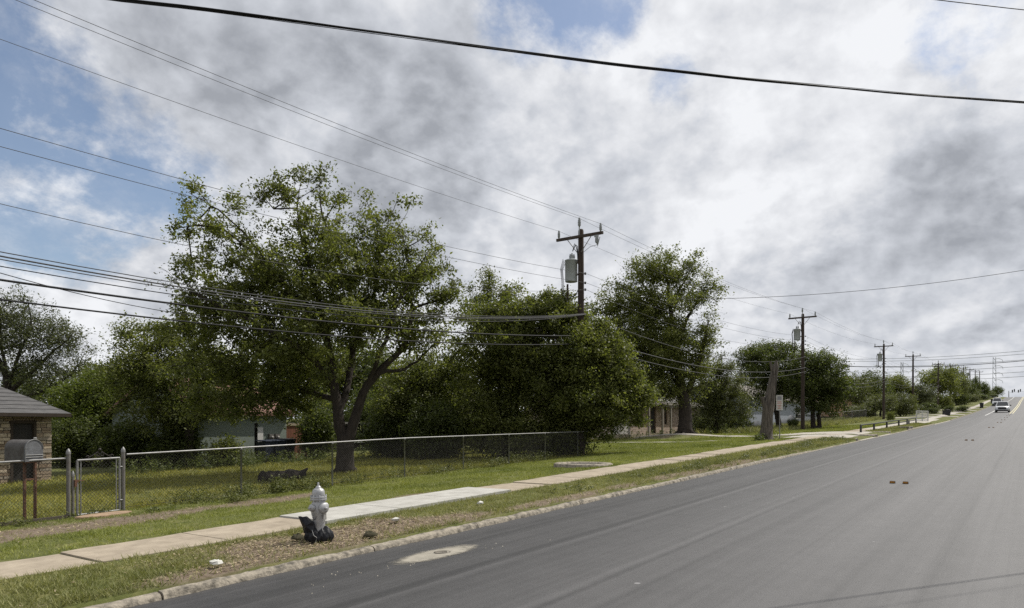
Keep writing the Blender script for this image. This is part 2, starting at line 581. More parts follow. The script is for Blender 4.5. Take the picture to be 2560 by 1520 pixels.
def build_road():
    s = np.concatenate([np.arange(-200, -8, 8.), np.arange(-8, 60, 1.), np.arange(60, 500, 4.), np.arange(500, 1401, 50.)])
    t = np.linspace(-2.9, 7.88, 25)
    S, T = np.meshgrid(s, t, indexing='ij')
    Z = road_z(S, T)
    V = np.stack([S, T, Z], -1).reshape(-1, 3)
    n, m = S.shape
    i = np.arange(n - 1)[:, None] * m + np.arange(m - 1)[None, :]
    F = np.stack([i, i + m, i + m + 1, i + 1], -1).reshape(-1, 4)
    mt, nt, b = nodes_of('asphalt')
    N, L = nt.nodes.new, nt.links.new
    tc = N('ShaderNodeTexCoord')

    def noise(sc, det=5, rough=.6, st=(1, 1, 1)):
        mp = N('ShaderNodeMapping'); mp.inputs['Scale'].default_value = st
        L(tc.outputs['Object'], mp.inputs[0])
        nz = N('ShaderNodeTexNoise'); nz.inputs['Scale'].default_value = sc; nz.inputs['Detail'].default_value = det
        nz.inputs['Roughness'].default_value = rough
        L(mp.outputs[0], nz.inputs['Vector'])
        return nz.outputs['Fac']

    def mth(op, a, b_=None, clamp=False):
        n_ = N('ShaderNodeMath'); n_.operation = op; n_.use_clamp = clamp
        for k, x in enumerate((a, b_)):
            if x is None: continue
            if isinstance(x, (int, float)): n_.inputs[k].default_value = x
            else: L(x, n_.inputs[k])
        return n_.outputs[0]
    sep = N('ShaderNodeSeparateXYZ'); L(tc.outputs['Object'], sep.inputs[0])
    wob = mth('MULTIPLY', mth('SUBTRACT', noise(.35, 3), .5), .09)
    ty = mth('ADD', sep.outputs[1], wob)
    grain = noise(60, 6, .85)
    mid = noise(2.2, 9, .72)
    streak = noise(1.0, 6, .6, (.045, 2.6, 1))
    streak2 = noise(1.0, 5, .6, (.02, 9.0, 1))
    v = mth('ADD', .046, mth('MULTIPLY', mth('SUBTRACT', streak, .5), .055))
    v = mth('ADD', v, mth('MULTIPLY', mth('SUBTRACT', streak2, .5), .042))
    v = mth('ADD', v, mth('MULTIPLY', mth('SUBTRACT', mid, .5), .038))
    v = mth('ADD', v, mth('MULTIPLY', mth('SUBTRACT', grain, .5), .10))
    # paving seams: pale scuffed lines and the darker fresh lane by the kerb
    for pos, wid, amt in ((5.55, .06, .034), (4.05, .05, .020), (3.92, .06, -.020), (5.72, .06, -.018), (.9, .05, -.02), (6.9, .3, -.012), (3.3, .25, -.014), (2.1, .2, .014)):
        g = mth('DIVIDE', mth('SUBTRACT', ty, pos), wid)
        g = mth('POWER', 2.718, mth('MULTIPLY', mth('MULTIPLY', g, g), -1.0))
        v = mth('ADD', v, mth('MULTIPLY', g, mth('MULTIPLY', amt, mth('ADD', .3, noise(.8, 4, .7)))))
    # old lane towards the middle is more worn and paler than the fresh strip along the kerb
    mr = N('ShaderNodeMapRange'); mr.interpolation_type = 'SMOOTHSTEP'
    L(ty, mr.inputs[0]); mr.inputs[1].default_value = 5.7; mr.inputs[2].default_value = 3.2
    mr.inputs[3].default_value = -.012; mr.inputs[4].default_value = .014
    v = mth('ADD', v, mr.outputs[0])
    # pale droppings / paint specks
    vor = N('ShaderNodeTexVoronoi'); vor.inputs['Scale'].default_value = 1.5; vor.inputs['Randomness'].default_value = 1.0
    mp = N('ShaderNodeMapping'); mp.inputs['Scale'].default_value = (1.0, 1.0, .0)
    L(tc.outputs['Object'], mp.inputs[0]); L(mp.outputs[0], vor.inputs['Vector'])
    sepc = N('ShaderNodeSeparateColor'); L(vor.outputs['Color'], sepc.inputs[0])
    rad = mth('MULTIPLY', mth('POWER', sepc.outputs[0], 6.0), .075)
    speck = mth('LESS_THAN', mth('ADD', vor.outputs['Distance'], mth('MULTIPLY', mth('SUBTRACT', noise(30, 3), .5), .03)), rad)
    v = mth('ADD', v, mth('MULTIPLY', speck, .13))
    v = mth('MAXIMUM', v, .018)
    cmb = N('ShaderNodeCombineColor')
    L(mth('MULTIPLY', v, 1.03), cmb.inputs[0]); L(v, cmb.inputs[1]); L(mth('MULTIPLY', v, 1.0), cmb.inputs[2])
    L(cmb.outputs[0], b.inputs['Base Color'])
    b.inputs['Roughness'].default_value = .62
    b.inputs['Specular IOR Level'].default_value = .5
    bp = N('ShaderNodeBump'); bp.inputs['Strength'].default_value = .55; bp.inputs['Distance'].default_value = .008
    L(grain, bp.inputs['Height']); L(bp.outputs[0], b.inputs['Normal'])
    tag(mesh_np('road', V, F, mt, smooth=True), kind='structure')


build_road()

M_KERB = pm('kerb_concrete', (.30, .265, .21), (.075, .068, .055), scale=8, rough=.9, bump=1.0, detail=10, contrast=(.42, .66))
M_OLDCONC = pm('old_concrete', (.37, .315, .24), (.24, .20, .15), scale=3.5, rough=.92, bump=.25, detail=8, contrast=(.3, .7))
M_NEWCONC = pm('new_concrete', (.42, .41, .375), (.32, .31, .28), scale=3.0, rough=.9, bump=.2, detail=10)
M_FARCONC = pm('driveway_concrete', (.40, .37, .32), (.30, .275, .235), scale=1.2, rough=.9, bump=.1)
M_SAND = pm('sandy_patch', (.44, .40, .32), (.27, .25, .21), scale=9, rough=.95, bump=.3)
M_IRON = pm('cast_iron', (.12, .11, .095), (.07, .065, .06), scale=20, rough=.7, metal=.5, bump=.3)


def build_kerb():
    root = empty('kerb', (0, 0, 0)); tag(root, kind='structure')
    rnd = random.Random(4)
    s = -5.0
    while s < 330:
        ln = rnd.uniform(2.4, 3.6) if s < 44 else 8.0
        e = s + ln
        for a, b in DRIVES:
            if s < a < e: e = a
            if a - .01 <= s < b: s = b; e = s + ln
        mb = MB()
        n = 48 if s < 24 else (8 if s < 60 else 3)
        hgt = .075 if s < 27 else max(.035, .075 - (s - 27) * .008)
        hgt = hgt if s < 60 else .11
        wid = .135 if s < 26 else .10
        rings = []
        tilt = rnd.uniform(-.008, .008)
        for i in range(n + 1):
            x = s + .012 + (e - s - .024) * i / n
            z = float(zr(x))
            w = (float(fbm(x * 2.2, 3.1, 77)) - .5) * .07 + ((float(fbm(x * 9, 1.1, 31)) - .5) * .05 if s < 24 else 0)
            h = hgt + tilt + w * .55
            f = 7.75 - w * .8 + rnd.uniform(-.006, .006)
            rings.append([(x, f - .015, z - .05), (x, f, z + h * .55), (x, f + .025, z + h * .88), (x, f + .07, z + h), (x, f + wid - .03, z + h + .006 + w * .1), (x, f + wid, z + h - .02), (x, f + wid, z - .08)])
        vs = [p for r in rings for p in r]
        k = 7
        fs = [(i * k + j, (i + 1) * k + j, (i + 1) * k + j + 1, i * k + j + 1) for i in range(n) for j in range(k - 1)]
        mb.add(vs, fs, smooth=True)
        mb.add(rings[0], [tuple(reversed(range(k)))]); mb.add(rings[-1], [tuple(range(k))])
        mb.build('kerb_stone', M_KERB, root)
        s = e
        if s >= 44 and any(abs(s - a) < .02 for a, b in DRIVES):
            s = [b for a, b in DRIVES if abs(s - a) < .02][0]
    # rounded kerb returns at the drive openings
    for s0, sg in ((44.0, 1), (49.3, -1), (50.3, 1), (55.6, -1)):
        mb = MB()
        mb.tube([(s0 - .9 * sg * 0, 7.86, zr(s0) + .02), (s0 + .05 * sg, 8.3, zr(s0) + .06), (s0 + .1 * sg, 8.9, zr(s0) + .09)], [.16, .14, .10], n=8)
        mb.build('kerb_return', M_KERB, root)
    return root


build_kerb()


def sheet(name, s0, s1, t0, t1, mat, parent=None, lift=.03, ns=8, ntt=5, skirt=.10, zfun=None, jag=0.0):
    """a slab that follows the terrain, with real side faces"""
    zf = zfun or zgf
    r = random.Random(hash((round(s0, 2), round(t0, 2))) & 0xffff)
    vs = []; fs = []
    for i in range(ns + 1):
        for j in range(ntt + 1):
            a = s0 + (s1 - s0) * i / ns; c = t0 + (t1 - t0) * j / ntt
            if jag and (j == 0 or j == ntt):
                c += (float(fbm(a * 2.2, c, 9)) - .5) * jag
            vs.append((a, c, zf(a, c) + lift))
    m = ntt + 1
    fs = [(i * m + j, (i + 1) * m + j, (i + 1) * m + j + 1, i * m + j + 1) for i in range(ns) for j in range(ntt)]
    border = [i * m for i in range(ns + 1)] + [ns * m + j for j in range(1, m)] + [i * m + ntt for i in range(ns - 1, -1, -1)] + [j for j in range(ntt - 1, 0, -1)]
    b0 = len(vs)
    for k in border:
        x, y, z = vs[k]; vs.append((x, y, z - skirt))
    for q in range(len(border)):
        q2 = (q + 1) % len(border)
        fs.append((border[q], b0 + q, b0 + q2, border[q2]))
    return MB().add(vs, fs).build(name, mat, parent)


def flat_base(s, t):
    return float(zr(s)) + .165


def build_sidewalk():
    root = empty('sidewalk', (0, 0, 0)); tag(root, kind='structure')
    s = -4.4; k = 0
    rnd = random.Random(9)
    joints = []
    while s < 62:
        joints.append(s); s += 1.79 if not (7.6 < s < 13) else 1.77
    for i in range(len(joints) - 1):
        a, b = joints[i], joints[i + 1]
        mid = (a + b) / 2
        new = 7.8 < mid < 13.2
        ti = rnd.uniform(-.012, .012)
        fun = (lambda s_, t_, ti=ti, a=a, new=new: flat_base(s_, t_) + (.045 if new else ti * (s_ - a)))
        o = sheet('slab', a + .012, b - .012, 9.60 - (.03 if new else 0), 10.82, M_NEWCONC if new else M_OLDCONC, root, lift=.012, ns=3 if new else 10, ntt=2,
                  skirt=.14, zfun=fun, jag=0 if new else .16)
    # farther away the joints can no longer be told apart
    tag(sheet('far_slabs', 62, 325, 9.6, 10.8, M_FARCONC, root, lift=.012, ns=130, ntt=1, skirt=.1, zfun=flat_base), kind='stuff')
    return root


build_sidewalk()


def apron(name, s0, s1, t_in, mat):
    def zf(s, t):
        f = min(max((t - 7.7) / 1.9, 0), 1)
        return float(zr(s)) + .012 + (.165) * f * f * (3 - 2 * f) if t < 9.6 else max(zgf(s, t), float(zr(s)) + .165 - (t - 9.6) * .03)
    o = sheet(name, s0, s1, 7.72, t_in, mat, None, lift=.022, ns=8, ntt=24, skirt=.12, zfun=zf)
    return tag(o, kind='structure')


apron('driveway', 44.2, 49.1, 12.0, M_FARCONC)
apron('driveway', 50.5, 55.4, 15.0, M_FARCONC)
apron('driveway', 82.2, 99.8, 11.5, M_FARCONC)
tag(sheet('garden_path', 49.5, 51.0, 11.0, 24.0, M_FARCONC, None, lift=.035, ns=3, ntt=24), kind='structure')
tag(sheet('garden_path', 41.6, 42.1, 14.0, 26.0, M_FARCONC, None, lift=.03, ns=2, ntt=24), kind='structure')
for q, sa in enumerate((112, 124, 138, 152, 170, 190)):
    tag(sheet('carriage_walk', sa, sa + 2.6, 7.95, 15.5, M_FARCONC, None, lift=.05, ns=2, ntt=10), kind='structure')

# ---------------------------------------------------------------- road furniture and paint
M_WHITEPAINT = pm('white_road_paint', (.62, .62, .60), (.48, .48, .46), scale=8, rough=.8)
M_YELPAINT = pm('yellow_road_paint', (.66, .60, .36), (.52, .47, .30), scale=8, rough=.8)


def road_strip(name, s0, s1, t, w, mat, n=40):
    vs = []
    for i in range(n + 1):
        s = s0 + (s1 - s0) * i / n
        for q in (-w / 2, w / 2):
            vs.append((s, t + q, rz_(s, t + q, .006)))
    fs = [(2 * i, 2 * i + 2, 2 * i + 3, 2 * i + 1) for i in range(n)]
    o = MB().add(vs, fs).build(name, mat)
    return tag(o, kind='structure')


road_strip('edge_line', 122, 335, 5.35, .14, M_WHITEPAINT)
road_strip('centre_line', 132, 340, 2.68, .12, M_YELPAINT)
road_strip('centre_line', 132, 340, 2.36, .12, M_YELPAINT)

M_TAB = pm('amber_reflector', (.42, .20, .03), (.30, .13, .02), scale=30, rough=.5)
M_TABD = pm('dark_rubber', (.03, .028, .026), (.05, .045, .04), scale=30, rough=.6)
nth = ['nearest', 'second', 'third', 'fourth', 'fifth', 'sixth', 'seventh', 'eighth', 'ninth']
tabs_s = [19.7, 44.0, 68.4, 86.0, 98.0, 108.0, 118.0, 127.0]
for k, s in enumerate(tabs_s):
    for side, t in (('left', 2.74), ('right', 2.46)):
        e = empty('road_marker', (s, t, rz_(s, t)), 'dark amber-faced road marker, the %s of the %s pair up the road' % (side, nth[k]), 'road marker', 'raised markers along the road centre')
        MB().box((0, 0, .03), (.10, .125, .055), taper=.86).build('base', M_TABD, e, bevel=.006)
        mb = MB(); mb.box((-.049, 0, .030), (.006, .105, .038), ry=-.14); mb.build('reflector', M_TAB, e)

# manhole in a sandy concrete patch in the road
p = G(1065, 9.9)
ms, mt_ = s_at(1092, 6.72), 6.72
e = empty('manhole', (ms, mt_, rz_(ms, mt_)), 'small round iron cover set in a sandy concrete patch in the road', 'manhole')
rnd = random.Random(3)
ring = []
for k in range(40):
    a = 2 * math.pi * k / 40
    rr = 1 + .10 * math.sin(3 * a + 1) + rnd.uniform(-.04, .04)
    ring.append((rr * .80 * math.cos(a) + .1 * math.sin(5 * a), rr * .30 * math.sin(a)))
vs = [(x, y, rz_(ms + x, mt_ + y) - rz_(ms, mt_) + .008) for x, y in ring] + [(x * .55, y * .55, rz_(ms + x * .55, mt_ + y * .55) - rz_(ms, mt_) + .014) for x, y in ring]
M_DUST, nt, b = nodes_of('sandy_concrete_dust')
N, L = nt.nodes.new, nt.links.new
tc = N('ShaderNodeTexCoord'); mp = N('ShaderNodeMapping'); L(tc.outputs['Object'], mp.inputs[0]); mp.inputs['Scale'].default_value = (1 / .78, 1 / .30, 0)
ln_ = N('ShaderNodeVectorMath'); ln_.operation = 'LENGTH'; L(mp.outputs[0], ln_.inputs[0])
nz = N('ShaderNodeTexNoise'); L(tc.outputs['Object'], nz.inputs['Vector']); nz.inputs['Scale'].default_value = 4.5; nz.inputs['Detail'].default_value = 9; nz.inputs['Roughness'].default_value = .72
ad = N('ShaderNodeMath'); ad.operation = 'MULTIPLY_ADD'; L(nz.outputs['Fac'], ad.inputs[0]); ad.inputs[1].default_value = -.95; L(ln_.outputs['Value'], ad.inputs[2])
mr = N('ShaderNodeMapRange'); L(ad.outputs[0], mr.inputs[0]); mr.inputs[1].default_value = .22; mr.inputs[2].default_value = .62; mr.inputs[3].default_value = 1.0; mr.inputs[4].default_value = 0.0
L(mr.outputs[0], b.inputs['Alpha'])
cr = N('ShaderNodeValToRGB'); L(nz.outputs['Fac'], cr.inputs[0]); cr.color_ramp.elements[0].position = .35; cr.color_ramp.elements[0].color = (.20, .185, .15, 1); cr.color_ramp.elements[1].position = .7; cr.color_ramp.elements[1].color = (.33, .30, .245, 1)
L(cr.outputs[0], b.inputs['Base Color']); b.inputs['Roughness'].default_value = .95
gv = []; gn = 12
for i in range(2 * gn + 1):
    for j in range(9):
        x, y = -1.5 + 3.0 * i / (2 * gn), -.55 + 1.1 * j / 8
        gv.append((x, y, rz_(ms + x, mt_ + y) - rz_(ms, mt_) + .006))
MB().add(gv, [(i * 9 + j, (i + 1) * 9 + j, (i + 1) * 9 + j + 1, i * 9 + j + 1) for i in range(2 * gn) for j in range(8)]).build('sandy_patch', M_DUST, e)
MB().lathe([(.12, .006), (.12, .014), (.10, .015), (.10, .012), (0.01, .012)], c=(.12, 0, 0), n=24, cap=False).build('cover', pm('dusty_iron', (.17, .15, .12), (.10, .09, .075), scale=14, rough=.9, bump=.3), e)
mb = MB()
for k in range(36):
    x = rnd.gauss(-.5, 1.1); y = rnd.gauss(-.25, .18) - .1 * x
    mb.lathe([(rnd.uniform(.004, .012), 0), (.002, .009)], c=(x, y, rz_(ms + x, mt_ + y) - rz_(ms, mt_)), n=5)
tag(mb.build('spilt_grit', M_SAND, e), kind='stuff')

# raised concrete manhole collar in the verge
mc = W(1458, 1168, 21.0); s, t = s_at(1458, 12.1), 12.1
e = empty('manhole', (s, t, zgf(s, t)), 'raised pale concrete manhole collar in the grass behind the sidewalk', 'manhole')
MB().lathe([(.98, -.1), (.98, .09), (.92, .12), (.70, .12), (.66, .09), (.66, .05)], n=32, cap=False).build('collar', M_KERB, e)
MB().lathe([(.65, .05), (.65, .075), (.60, .08), (.3, .085), (.02, .085)], n=32, cap=False).build('cover', M_IRON, e)

# ================================================================ FIRE HYDRANT AND BAG
M_SILVER = pm('silver_paint', (.46, .46, .47), (.28, .28, .275), scale=7, rough=.45, metal=.35, bump=.1, contrast=(.3, .75))
M_CHAIN = pm('chain_steel', (.30, .29, .27), (.2, .18, .16), scale=30, rough=.5, metal=.7)
M_BAG = pm('black_plastic', (.010, .010, .012), (.018, .019, .022), scale=12, rough=.45, bump=.6, spec=.22, bscale=22)

hs, ht = s_at(798, 8.60), 8.60
HZ = zgf(hs, ht)


def build_hydrant():
    e = empty('fire_hydrant', (hs, ht, HZ), 'silver painted fire hydrant on the bare verge beside the sidewalk', 'fire hydrant')
    e.rotation_euler = (math.radians(1), math.radians(-2.0), 0)
    e.scale = (.95, .95, .93)
    MB().lathe([(.125, -.05), (.125, .03), (.10, .05), (.094, .10), (.094, .40), (.108, .43), (.112, .50), (.108, .60), (.094, .635), (.094, .655)], n=28).build('barrel', M_SILVER, e)
    mb = MB().lathe([(.12, .655), (.124, .66), (.124, .682), (.12, .686), (.124, .692), (.124, .712), (.12, .718)], n=28)
    fl = mb.build('flange', M_SILVER, e)
    for k in range(8):
        a = 2 * math.pi * (k + .3) / 8
        MB().lathe([(.012, .64), (.012, .735), (.008, .74)], c=(.115 * math.cos(a), .115 * math.sin(a), 0), n=6).build('bolt', M_SILVER, fl)
    MB().lathe([(.098, .71), (.098, .755), (.095, .79), (.084, .82), (.062, .838), (.046, .843), (.046, .852), (.036, .868), (.026, .878), (.022, .884)], n=28).build('bonnet', M_SILVER, e)
    MB().lathe([(.019, .88), (.015, .93), (.013, .935)], n=5).build('operating_nut', M_SILVER, e)
    # pumper nozzle faces the road, hose nozzles along it
    def nozzle(nm, d, r, ln, zc):
        d = Vector(d)
        mb = MB().lathe([(r * .92, .06), (r * .92, ln), (r * 1.12, ln + .004), (r * 1.15, ln + .02), (r * 1.15, ln + .048), (r * 1.0, ln + .062), (r * .35, ln + .07)], c=(0, 0, zc), axis=d, n=22)
        o = mb.build(nm, M_SILVER, e)
        MB().lathe([(r * .34, ln + .068), (r * .26, ln + .105), (r * .2, ln + .108)], c=(0, 0, zc), axis=d, n=5).build('cap_nut', M_SILVER, o)
        return o
    nozzle('pumper_nozzle', (0, -1, 0), .074, .09, .535)
    nozzle('hose_nozzle', (-1, 0, 0), .050, .095, .545)
    nozzle('hose_nozzle', (1, 0, 0), .050, .095, .545)
    # chains hanging from the caps

    def chain(a, b, sag):
        mb = MB(); n = 22
        pts = []
        for i in range(n + 1):
            f = i / n
            p = Vector(a).lerp(Vector(b), f); p.z -= sag * 4 * f * (1 - f)
            pts.append(p)
        for i in range(n):
            mid = (pts[i] + pts[i + 1]) / 2; d = (pts[i + 1] - pts[i]).normalized()
            side = d.cross(Vector((0, 0, 1)) if i % 2 else Vector((.3, 1, .2))).normalized() * .006
            mb.tube([pts[i] - d * .003, mid + side, pts[i + 1] + d * .003, mid - side, pts[i] - d * .003], .0026, n=4, cap=False)
        mb.build('chain', M_CHAIN, e)
    chain((.02, -.145, .49), (.085, -.06, .46), .13)
    chain((-.03, -.14, .49), (-.02, -.105, .44), .10)
    chain((-.15, .0, .50), (-.085, -.045, .42), .10)


build_hydrant()


def build_bag():
    # torn black bag, wrapped round the foot: a lumpy body with a pointed flap sticking up
    e = empty('plastic_bag', (hs, ht, HZ), 'black plastic bag wrapped round the foot of the silver hydrant', 'bag')
    e.scale = (.95, .95, .95)
    n, rows = 56, 16
    # local camera-facing axes
    R = Vector((SA, -CA, 0)); Fw = Vector((CA, SA, 0))
    vs = []
    for j in range(rows + 1):
        f = j / rows
        for k in range(n):
            a = 2 * math.pi * k / n
            cx, cy = math.cos(a), math.sin(a)          # cx: screen right, cy: away
            left = max(0, -cx); right = max(0, cx)
            top = .215 + .06 * left ** 1.5 + .012 * math.sin(7 * a) + .02 * math.sin(3 * a + 1)
            z = -.03 + (top + .03) * f
            r = .155 + .055 * left + .055 * right ** 3
            belly = math.sin(math.pi * min(1, .15 + f * .85))
            r *= .62 + .42 * belly
            if f > .85:
                r *= 1 - (f - .85) * 1.3 * (1 - .5 * right)
            fold = .010 * math.sin(9 * a + 6 * f) + .008 * math.sin(17 * a - 9 * f) + .006 * math.sin(31 * a + 4 * f)
            r += fold
            p = R * (cx * r) - Fw * (cy * r) * 1.0
            vs.append((p.x, p.y, z))
    fs = [(j * n + k, j * n + (k + 1) % n, (j + 1) * n + (k + 1) % n, (j + 1) * n + k) for j in range(rows) for k in range(n)]
    mb = MB().add(vs, fs, smooth=True)
    mb.build('wrap', M_BAG, e)
    # pointed flap, up and to the left
    def lp(x, y, z):
        p = R * x + Fw * y
        return (p.x, p.y, z)
    out = [(-.215, .13), (-.235, .22), (-.262, .31), (-.29, .40), (-.235, .388), (-.19, .392), (-.155, .352), (-.115, .325), (-.07, .318), (-.035, .26), (-.04, .16)]
    fr = [lp(x * 1.0, -.12 + .05 * math.sin(x * 23) - .02 * (z < .2), z) for x, z in out]
    bk = [lp(x * .98, -.03 + .05 * math.sin(x * 31), z * .985) for x, z in out]
    cf = lp(-.165, -.165, .255); cb = lp(-.15, .02, .24); n = len(out)
    vs = fr + bk + [cf, cb]
    fs = [(k, (k + 1) % n, 2 * n) for k in range(n)] + [(n + (k + 1) % n, n + k, 2 * n + 1) for k in range(n)] + [(k, n + k, n + (k + 1) % n, (k + 1) % n) for k in range(n)]
    o = MB().add(vs, fs, smooth=False).build('flap', M_BAG, e, bevel=.004)
    MB().tube([lp(-.06, -.19, .20), lp(-.03, -.215, .12), lp(.02, -.215, .085), lp(.005, -.20, .03), lp(.0, -.21, .0)], .0035, n=4).build('drawstring', pm('cord_white', (.5, .5, .48), scale=9), e)


build_bag()

# ================================================================ CHAIN LINK FENCE, GATE, MAILBOX
M_GALV = pm('galvanised_steel', (.27, .27, .265), (.17, .165, .16), scale=14, rough=.5, metal=.55, contrast=(.3, .75))
M_GALVD = pm('weathered_steel', (.20, .195, .185), (.13, .115, .10), scale=14, rough=.6, metal=.5, contrast=(.3, .75))
M_WIRE = pm('chain_link_wire', (.10, .097, .092), (.07, .065, .06), scale=10, rough=.8, metal=.0, spec=.1)
M_RUST = pm('rusty_steel', (.15, .07, .04), (.09, .055, .04), scale=16, rough=.85, bump=.3)
M_BOARD = pm('weathered_board', (.12, .10, .08), (.06, .05, .04), scale=4, rough=.9, stretch=(.3, 6, 6), bump=.3)


def chain_link(name, parent, s0, s1, t, zb, h, pitch=.07, r=.0027, mat=M_WIRE):
    """diamond mesh between s0..s1; zb(s) base height; real crossed wires with a small weave offset"""
    V = []; F = []
    n = int((s1 - s0 + h) / pitch)
    for sgn in (1, -1):
        for i in range(-int(h / pitch) - 1, n + 1):
            a = s0 + i * pitch
            x0, x1 = (a, a + h) if sgn > 0 else (a + h, a)
            p0 = [x0, 0.0]; p1 = [x1, h]
            # clip to s0..s1
            def clip(p0, p1):
                dx = p1[0] - p0[0]
                t0, t1 = 0.0, 1.0
                for lim, sg in ((s0, 1), (s1, -1)):
                    d0 = (p0[0] - lim) * sg; d1 = (p1[0] - lim) * sg
                    if d0 < 0 and d1 < 0: return None
                    if d0 < 0: t0 = max(t0, d0 / (d0 - d1))
                    elif d1 < 0: t1 = min(t1, d0 / (d0 - d1))
                if t1 <= t0: return None
                f = lambda q: [p0[0] + dx * q, p0[1] + (p1[1] - p0[1]) * q]
                return f(t0), f(t1)
            c = clip(p0, p1)
            if c is None: continue
            b = len(V)
            for q in c:
                z = zb(q[0]) + .03 + q[1]
                y = t + .003 * sgn
                V += [(q[0] - r, y, z), (q[0] + r, y - r, z), (q[0] + r, y + r, z)]
            F += [(b, b + 1, b + 4, b + 3), (b + 1, b + 2, b + 5, b + 4), (b + 2, b, b + 3, b + 5)]
    loc = parent.location
    V = np.array(V) - np.array(loc)
    o = mesh_np(name, V, F, mat, parent)
    return tag(o, kind='stuff')


FT = 16.0                                     # the fence line


def rail_z(s):
    return float(np.interp(s, [-8, 8, 16.7, 24.8, 30], [.95, 1.39, 1.632, 1.735, 1.80]))


def fence_base(s):
    return rail_z(s) - 1.17


def line_post(parent, s, t=FT, r=.024, h=None, base=None):
    z0 = zgf(s, t) - .1
    z1 = (rail_z(s) - .03) if h is None else z0 + h
    o = MB().lathe([(r, 0), (r, z1 - z0), (r * 1.25, z1 - z0), (r * 1.25, z1 - z0 + .03), (r * .7, z1 - z0 + .05)], c=(s, t, z0), n=12).build('post', M_GALV, parent, world=True)
    return o


# right-hand run, from the gate to the hedge
e = empty('chain_link_fence', (8.0, FT, zgf(8, FT)), 'long chain link fence with galvanised top rail right of the gate, past the tree', 'fence')
for s in (10.9, 13.8, 16.7, 19.6, 22.3, 24.8, 27.4):
    line_post(e, s)
MB().tube([(s, FT, rail_z(s) + .02) for s in np.linspace(8.08, 28.5, 24)], .021, n=8).build('top_rail', M_GALV, e, world=True)
chain_link('chain_link_mesh', e, 8.1, 28.4, FT + .02, fence_base, 1.13)
MB().tube([(s, FT + .02, fence_base(s) + .05) for s in np.linspace(8.1, 28, 12)], .004, n=4).build('tension_wire', M_WIRE, e, world=True)

# left-hand run, beyond the mailbox
gs0, gs1 = s_at(171, FT), s_at(308, FT)
e = empty('chain_link_fence', (2.0, FT, zgf(2, FT)), 'short chain link fence run behind the mailbox, left of the gate', 'fence')
MB().tube([(s, FT, rail_z(s) + .01) for s in np.linspace(-3, gs0 - .05, 8)], .021, n=8).build('top_rail', M_GALV, e, world=True)
for s in (.6, 3.75):
    line_post(e, s)
chain_link('chain_link_mesh', e, -3.0, gs0 - .05, FT + .02, fence_base, 1.13)

# terminal posts with pointed caps
def big_post(name, s, label, h_extra, r=.040, grp=None):
    z0 = zgf(s, FT) - .05
    z1 = rail_z(s) + h_extra
    e = empty(name, (s, FT, z0 + .05), label, 'fence post')
    MB().lathe([(r, -.05), (r, z1 - z0 - .05)], n=16).build('post', M_GALVD, e)
    MB().lathe([(r * 1.12, z1 - z0 - .06), (r * 1.12, z1 - z0 - .02), (r * .95, z1 - z0 + .01), (r * .25, z1 - z0 + .055), (.004, z1 - z0 + .06)], n=16).build('cap', M_GALV, e)
    return e


big_post('gate_post', gs0, 'thick grey gate post with pointed cap, on the mailbox side of the gate', .10)
big_post('gate_post', gs1, 'thick grey gate post with pointed cap, at the hinge side next to the long fence', .08)
big_post('gate_stop_post', gs0 + .085, 'shorter grey steel post pressed against the left gate post', -.36, r=.03)

# gate leaf
ga, gb = s_at(193, FT), s_at(299, FT)
e = empty('garden_gate', (ga, FT, zgf(ga, FT)), 'small chain link garden gate with scroll ornament on its top rail', 'gate')
gz0 = lambda s: rail_z(s) - 1.20 + .03
gz1 = lambda s: rail_z(s) - .045
for s, nm in ((ga, 'gate_stile'), (gb, 'gate_stile')):
    MB().tube([(s, FT, gz0(s)), (s, FT, gz1(s))], .024, n=10).build(nm, M_GALV, e, world=True)
for z, nm in ((gz1, 'gate_rail'), (gz0, 'gate_rail')):
    MB().tube([(ga, FT, z(ga)), (gb, FT, z(gb))], .024, n=10).build(nm, M_GALV, e, world=True)
chain_link('chain_link_mesh', e, ga + .02, gb - .02, FT, lambda s: gz0(s) - .03, 1.11, pitch=.08, r=.0036)
for s in (ga + .07, gb - .07):
    MB().bbox((s - .008, FT - .01, gz0(s)), (s + .008, FT + .012, gz1(s))).build('tension_bar', M_GALV, e, world=True)
# scrolls
mb = MB()
gm = (ga + gb) / 2 + .02
for sg in (-1, 1):
    c0 = Vector((gm + sg * .24, FT, gz1(gm + sg * .24) + .055))
    pts = []
    for i in range(16):
        a = i / 15 * 4.4
        rr = .038 * (1 - i / 22)
        pts.append(c0 + Vector((sg * rr * math.cos(a), 0, rr * math.sin(a))))
    mb.tube(pts, .009, n=5)
    mb.tube([(gm + sg * .24, FT, gz1(gm) + .03), (gm + sg * .12, FT, gz1(gm) + .10), (gm + sg * .03, FT, gz1(gm) + .165)], .010, n=5)
    c1 = Vector((gm + sg * .045, FT, gz1(gm) + .10))
    mb.tube([c1 + Vector((.035 * math.cos(a), 0, .035 * math.sin(a))) for a in np.linspace(0, 6.2, 14)], .008, n=5)
mb.lathe([(.0, -.03), (.026, -.012), (.030, .0), (.026, .018), (.0, .035)], c=(gm, FT, gz1(gm) + .20), n=10, cap=False)
mb.build('scroll_ornament', pm('wrought_iron', (.035, .033, .032), (.06, .05, .045), scale=20, rough=.6, metal=.4), e, world=True)
